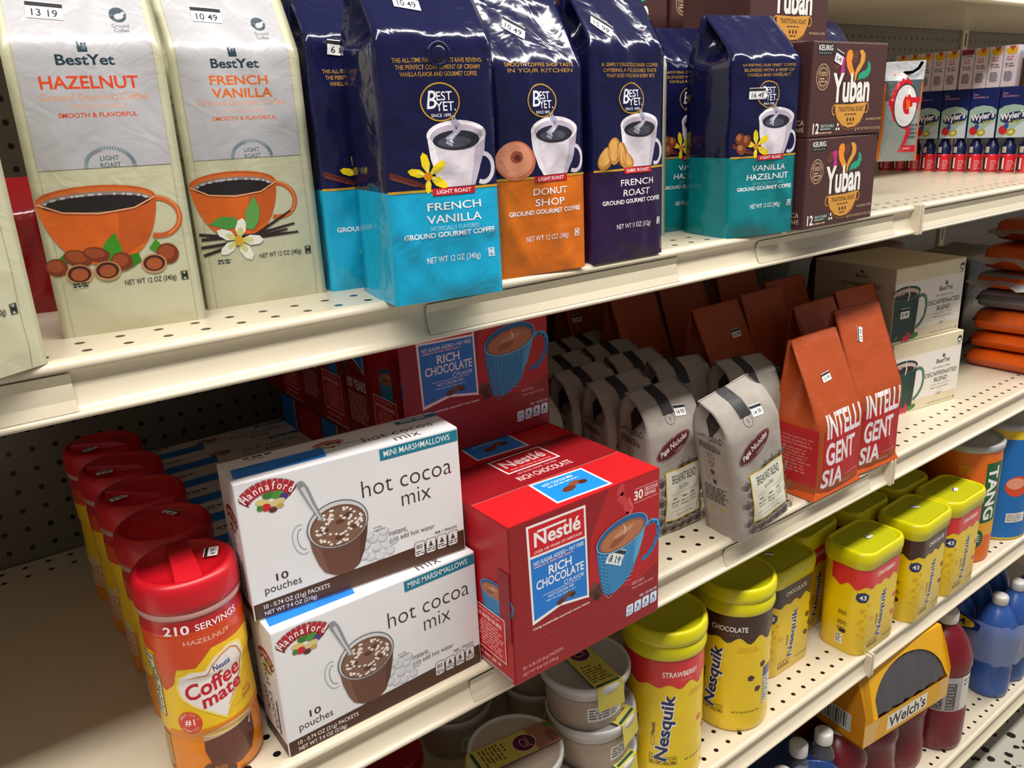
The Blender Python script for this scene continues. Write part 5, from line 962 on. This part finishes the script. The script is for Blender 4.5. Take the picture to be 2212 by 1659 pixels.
def mix_box():
    W, D, H = .05, .085, .088; t = thing('drink_mix_box', '', 'box', (0, 0, 0)); p = PB(); p.box(-W/2, W/2, -D/2, D/2, 0, H, mt('10205e'), .001)
    A = Art(); pg = mt('9db9ac'); A.poly([(1, 1), (49, 1), (49, 50), (40, 56), (25, 58.5), (10, 56), (1, 50)], pg); A.poly([(10, 1), (49, 1), (49, 30), (36, 22), (22, 8)], mt('c4cdd2'))
    A.ell(27, 36, 22, 9.5, mt('222c60'), 10); A.tc("Wyler's", 26, 38, 40, 15, WHT, 1.1, .5, 10); A.tc('Light', 32, 29, 22, 6, mt('c8c23a'), .6, .4, 10); A.ell(12, 14, 7.5, 8, mt('c4222c')); A.ell(17, 21, 4, 5, mt('2a4a9a')); A.ell(26, 10, 8, 6, mt('a8a020'), 20); A.ell(26, 10.6, 4, 3, mt('d9d2a0'), 20)
    A.t('Kiwi', 5, 76, 13, 80, mt('c78a9a'), .1); A.t('Strawberry', 5, 70, 32, 75, mt('c78a9a'), .1)
    p.art(A, face_of(W, D, H, 'F'), .0003, .00003); p.build('carton', t)
    return t
w0 = mix_box()
for i in range(5):
    lab = ('green and navy drink mix box at the right edge, standing on the small bottles', 'green and navy drink mix box second from the right edge', 'green and navy drink mix box third from the right edge', 'green and navy drink mix box fourth from the right, half behind the grey pouch', 'green and navy drink mix box hidden behind the grey pouch')[i]
    o = w0 if not i else dup(w0, (0, 0, 0), 0, lab); o.location = (1.6855, .125+.0515*i, ZT+.0628); o.rotation_euler = (0, 0, R(-90)); o['label'] = lab; o['group'] = 'green and navy drink mix boxes'
def stick_box(mauve=False):
    W, D, H = .0235, .08, .07; t = thing('drink_stick_carton', '', 'carton', (0, 0, 0)); p = PB(); p.box(-W/2, W/2, -D/2, D/2, 0, H, mt('cdbfc8'), .0008); A = Art()
    if mauve: A.rect(1, 60, 22.5, 69, mt('7a2230')); A.t('SUGAR', 3, 55, 20, 60, mt('4a4a6a'), .3)
    else: A.ell(13, 62, 9.6, 7.4, mt('d8a81a')); A.rect(1, 66, 22, 69.4, mt('d2c6cc')); A.poly([(8, 69), (20, 69), (14, 60)], mt('b04a3a'))
    A.greek(3, 44, 20, 53, 2, mt('b8707c'), 2, True); A.greek(3, 33, 20, 41, 2, mt('6a6472'), 3, True); A.ell(11.5, 18, 7.4, 9, mt('9a929c')); A.greek(5, 10, 18, 27, 5, mt('6f6878'), 4)
    p.art(A, face_of(W, D, H, 'F'), .0003, .00003); p.build('carton', t); return t
k1, k2 = stick_box(), stick_box(True)
for i in range(9):
    lab = 'narrow white drink stick carton, %s from the right on top of the green boxes' % on[i]; src = k2 if i == 3 else k1; o = src if i in (0, 3) else dup(src, (0, 0, 0), 0, lab)
    o.location = (1.684, .142+.0247*i+(.003 if i > 3 else 0), ZT+.1515); o.rotation_euler = (0, 0, R(-90)); o['label'] = lab; o['group'] = 'narrow white drink stick cartons'
t = thing('syrup_jar', 'slim brown glass jar with a silver cap among the narrow white cartons', 'jar', (1.66, .116, ZT+.1515)); p = PB(); p.lathe([(.011, 0), (.0115, .002), (.0115, .045), (.0095, .05), (.0095, .058)], mt('6a4a34', 'clear'), 24); p.build('glass', t); p = PB(); p.lathe([(.010, .057), (.0105, .058), (.0105, .067), (.009, .0685), (.001, .0685)], mt('cfcfd4', 'metal'), 24); p.build('cap', t)
# ------------------------------------------------------------------ far bay, middle shelf: stacked orange bags
def sack(label, x, y, z, rz, c, h, A=None, W=.26, D=.145, seed=1, rx=0, ry=0, tips=None):
    t = thing('snack_sack', label, 'bag', (x, y, z), rz, 'stacked orange sacks', rx, ry); p = PB(); nu, nv_ = 22, 18; m_ = mt(c, 'soft')
    def F(u, v, k=0, s=1):
        a, b_ = u/W*2-1, v/D*2-1; e = max(0, (1-abs(a)**9)*(1-abs(b_)**9))**.4; n = noise.noise(Vector((u*22, v*22, seed)))
        zz = h/2+s*(h/2*e)+(s > 0)*n*.003*e*min(1, (1-abs(a))*4)+s*k
        return Vector((a*W/2*(1-.03*(1-e)), b_*D/2*(1-.03*(1-e)), zz))
    for s in (1, -1): p.grid([[F(W*i/nu, D*j/nv_, 0, s) for i in range(nu+1)] for j in range(nv_+1)], m_, True)
    if A: p.art(A, GridSurf(F, [W*i/nu for i in range(nu+1)], [D*j/nv_ for j in range(nv_+1)]), .0004, .00004, sm=True)
    p.build('sack', t)
    if tips:
        p = PB(); q = mt(tips, 'wrap'); 
        p.grid([[(-W/2-.022+.006*math.sin(j*2.1), -D/2+D*j/8, h/2-.004+.006*math.sin(j*1.7)) for j in range(9)], [(-W/2+.012, -D/2*.95+D*.95*j/8, h*.5+.004) for j in range(9)]], q, True); p.build('end_seal', t)
    return t
OS = 'd2560a'
def g_art(lime):
    A = Art(); A.rect(8, 8, 252, 137, mt('85868a', 'soft')); A.ell(80, 70, 60, 48, mt(lime, 'soft')); A.ell(80, 66, 44, 34, mt('e4e0de', 'soft')); A.ell(84, 66, 26, 19, mt(lime, 'soft')); A.rect(84, 56, 130, 66, mt('e4e0de', 'soft')); A.ell(70, 72, 16, 10, mt('b0501c', 'soft')); A.poly([(150, 20), (236, 30), (236, 60), (150, 50)], mt(lime, 'soft')); return A
sk = (('lowest plain orange sack of the stack by the cream boxes', OS, .036, None, 0), ('second plain orange sack from the bottom of the stack', OS, .034, None, 0), ('third plain orange sack from the bottom, its front puffed up', OS, .044, None, 0))
z = ZM
for i, (lab, c, h, A, rx) in enumerate(sk): sack(lab, 1.752+.004*(i % 2), .078, z, 2*i, c, h, A, seed=70+i); z += h+.0015
sack('grey and lime sack with a big letter lying on the plain orange ones', 1.756, .078, z, 3, '6d6e72', .034, g_art('9ab01c'), seed=75, tips=None); z += .0355
sack('orange edged grey sack above the lime one', 1.76, .08, z, 0, OS, .032, g_art('c8780c'), seed=76, tips='b9b7b8'); z += .0335
sack('plain orange sack with a white end seal near the top of the stack', 1.772, .074, z, -2, OS, .05, None, seed=77, tips='c9c4c2'); z += .052
sack('topmost orange and grey sack of the stack, partly under the upper shelf', 1.80, .084, z, 0, 'b9480c', .042, None, W=.24, D=.13, seed=78, tips='8d8a8c')
sack('dark grey sack in the shade behind the orange stack', 1.80, .26, ZM, 4, '2c2426', .2, None, W=.26, D=.13, seed=79, tips='4a4448')
sack('dark red sack in the shade behind the cream boxes', 1.535, .33, ZM, 2, '5a1c16', .24, None, W=.2, D=.13, seed=80)
# ------------------------------------------------------------------ lowest shelf: drinks
RJ = mt('6e0c1c', 'wrap'); FILM = mt('b9b4b8', 'clear')
def juice(label, x, y, z, rz, rx=0, ry=0, H=.27, Rr=.05, c='6e0c1c', lb=True, cap='d8d4d2', group='juice bottles', k='plastic', name='juice_bottle'):
    t = thing(name, label, 'bottle', (x, y, z), rz, group, rx, ry); p = PB(); m_ = mt(c, k)
    p.lathe([(Rr*.86, 0), (Rr*.97, .004), (Rr, .012), (Rr, H*.28), (Rr*.95, H*.31), (Rr*.95, H*.6), (Rr, H*.64), (Rr*.97, H*.7), (Rr*.8, H*.79), (Rr*.5, H*.88), (Rr*.33, H*.91), (Rr*.33, H*.93)], m_, 40)
    if lb:
        A = Art(); a = R(0); L_ = Rr*.955; cy = ring_surf(lambda z: L_, 40, [0, H], L_); h1, h2 = H*320, H*590
        A.rect(-70, h1, 20, h2, mt('a8a2a6', 'soft'))
        for q in (-58, -34, -10): A.rect(q, h1+4, q+20, h2-12, mt('4a4446', 'soft')); A.frame(q, h1+4, q+20, h2-12, .8, mt('c9c4c6', 'soft')); A.greek(q+2, h1+6, q+18, h2-14, 8, mt('8d8688', 'soft'), int(q))
        A.rect(20, h1, 60, h2, mt('d8d2cc', 'soft')); A.greek(24, h2-24, 56, h2-6, 2, mt('3a6a3a', 'soft'), 4); A.rect(-70, h1, 60, h1+2, mt('8a1a28', 'soft')); p.art(A, cy, .0004, .00004)
    p.build('bottle', t); p = PB(); p.lathe([(Rr*.36, H*.92), (Rr*.38, H*.925), (Rr*.38, H*.985), (Rr*.34, H), (.001, H)], mt(cap, 'plastic'), 24); p.build('cap', t)
    return t
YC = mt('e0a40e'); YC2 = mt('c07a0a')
W, D, H = .235, .165, .062; ct = thing('drink_carrier', 'yellow open-sided carton of dark bottles wrapped in clear film, on the lowest shelf', 'carton', (1.205, .058, .345), -6)
p = PB(); p.box(-W/2, W/2, -D/2, D/2, 0, .004, YC); hy = .135
cut = lambda x: H-.012+.1*max(0, 1-(x/(W*.44))**2)**.5
n = 40; xs = [-W/2+W*i/n for i in range(n+1)]
lean = lambda v, sg: sg*(D/2-max(0, v-.05)*.32)
hi = lambda x: .05+.072*math.sqrt(max(0, 1-((x-.008)/.098)**2))
for sg in (-1, 1):      # long sides: low tray, arched window, handle strip
    p.grid([[(x, lean(v, sg), v) for x in xs] for v in (0, .046)], YC, False); m_ = [x for x in xs]
    p.grid([[(x, lean(.046, sg), .046) for x in m_ if abs(x-.008) >= .09 and x < 0], [(x, lean(hy, sg), hy) for x in m_ if abs(x-.008) >= .09 and x < 0]], YC, False)
    p.grid([[(x, lean(hi(x) if abs(x-.008) < .098 else .046, sg), hi(x) if abs(x-.008) < .098 else .046) for x in m_], [(x, lean(hy, sg), hy) for x in m_]], YC, False)
for x in (-W/2, W/2):   # end walls rise to the handle
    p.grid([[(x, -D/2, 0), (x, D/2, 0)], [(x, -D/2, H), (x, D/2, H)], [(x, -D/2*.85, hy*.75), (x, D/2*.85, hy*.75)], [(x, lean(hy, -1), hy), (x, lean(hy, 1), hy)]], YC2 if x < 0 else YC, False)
p.face([(-W/2, lean(hy, -1), hy), (W/2, lean(hy, -1), hy), (W/2, lean(hy, 1), hy), (-W/2, lean(hy, 1), hy)], YC)
A = Art(); A.rect(1, 1, 234, 44, mt('dcae62')); A.poly([(30, 1), (200, 1), (214, 20), (206, 44), (42, 44), (36, 30)], YC); A.rect(62, 8, 172, 38, mt('e9e2d4')); A.t("Welch's", 66, 11, 168, 35, mt('1e1a22'), 1)
p.art(A, plane((-W/2, -D/2, 0), (1, 0, 0), (0, 0, 1)), .0003)
A = Art(); A.rect(72, 16, 140, 52, mt('b7b2aa')); [A.rect(78+i*5.2, 20, 78+i*5.2+(1.2 if i % 3 else 3), 48, mt('3a3a3a')) for i in range(11)]; A.ell(84, 90, 20, 22, mt('161430')); A.greek(72, 80, 98, 102, 4, mt('9a96a6'), 3)
p.art(A, plane((-W/2, D/2, 0), (0, -1, 0), (0, 0, 1)), .0003); p.build('carrier_board', ct); p = PB(); p.grid([[(-.088+.012*i, lean(v, -1)+.003+.002*math.sin(i*2.3+v*90), v) for i in range(17)] for v in (.047, .07, .095, hi(.008)-.004)], mt('b9b4bc', 'clear'), True); p.build('film_window', ct)
for i in range(4):
    for j in range(2):
        x, y = -W/2+.034+i*.056, -D/2+.045+j*.075; q = Matrix.Rotation(R(-6), 3, 'Z') @ Vector((x, y, 0))
        juice('dark grape drink bottle in the yellow carton, %s in its %s row' % (('first from the left', 'second from the left', 'third from the left', 'last')[i], ('front', 'rear')[j]), 1.205+q.x, .058+q.y, .3495, -6, H=.125, Rr=.026, c='241a2a', lb=False, cap='4a2a5c', group='grape drink bottles', name='grape_bottle')
for i in range(3): juice('dark red juice bottle under the yellow carton, %s from the left' % ('first', 'second', 'third')[i], 1.115+.104*i, .05, ZB, 20, H=.19, Rr=.05, lb=False)
for i in range(3): juice('dark red juice bottle behind, under the rear of the yellow carton, %s from the left' % ('first', 'second', 'third')[i], 1.115+.104*i, .155, ZB, 20, H=.19, Rr=.05, lb=False)
juice('dark red juice bottle with grey fact panels, right of the yellow carton at the front', 1.432, .03, ZB, -38, H=.29, Rr=.054)
juice('dark red juice bottle behind the one with grey fact panels', 1.45, .145, ZB, -38, H=.29, Rr=.054, lb=False)
bb_ = '2f559a'
for i in range(3):
    for j in range(2): juice('blue drink bottle under clear film, %s in the %s row of its pack' % (('leftmost', 'middle', 'rightmost')[i], ('front', 'rear')[j]), 1.655+.083*i, .022+.085*j, ZB, -40, H=.23, Rr=.04, c=bb_, lb=False, cap='c9c4bc', group='blue drink bottles', name='drink_bottle')
t = thing('wrapped_bottle_pack', 'clear film sleeve with a blue and yellow label around the blue drink bottles', 'plastic wrap', (1.738, .064, ZB)); p = PB()
G = []
for z_, k in ((.1, 1.0), (.15, 1.0), (.19, .98)):
    G.append([(x*1.24*k+.004*math.sin(i*1.9+z_*40), y*1.16*k, z_+.003*math.sin(i*2.7)) for i, (x, y) in enumerate(rr(.24, .165, .04))])
p.grid(G, mt('e6e9f2', 'clear'), True, True); p.build('film', t)
A = Art(); A.poly([(0, 20), (14, 34), (30, 30), (50, 36), (70, 28), (90, 22), (86, 6), (66, 2), (50, -4), (30, 2), (10, 4)], mt('14205c', 'soft')); A.ell(48, 16, 30, 13, mt('d8b81c', 'soft')); A.t('24', 38, 8, 60, 24, mt('14205c', 'soft'), 1.2)
p = PB(); p.art(A, plane((-.153, .05, .165), (.0, -1, 0), (-.05, 0, 1)), .002); p.build('label', t)
t = thing('bottle_bag', 'blue film pack of white-capped bottles in the bottom shade, under the yellow canisters', 'bottle pack', (.955, .075, ZB)); p = PB(); m_ = mt('1a3a72', 'wrap')
G = []
for z_, k in ((0, .97), (.06, 1), (.13, 1), (.17, .95), (.185, .8), (.187, .3)): G.append([(x*k+.003*math.sin(i*2.2+z_*50), y*k, z_+.004*math.sin(i*1.3)*(z_ > .1)) for i, (x, y) in enumerate(rr(.2, .16, .03))])
p.grid(G, m_, True, True); p.face(G[-1], m_); p.face(G[0][::-1], m_); p.build('film', t)
for i, (x, y) in enumerate(((.905, .02), (.975, .04), (1.03, .03), (.93, .1))):
    p = PB(); p.lathe([(.02, .185), (.016, .2), (.012, .207), (.012, .214)], mt('9a9aa2', 'clear'), 24, x-.955, y-.075); p.lathe([(.0145, .212), (.0148, .213), (.0148, .23), (.013, .232), (.001, .232)], mt('cfcac4', 'plastic'), 24, x-.955, y-.075); p.build('bottle_cap', t)
bpy.data.scenes.remove(TS)
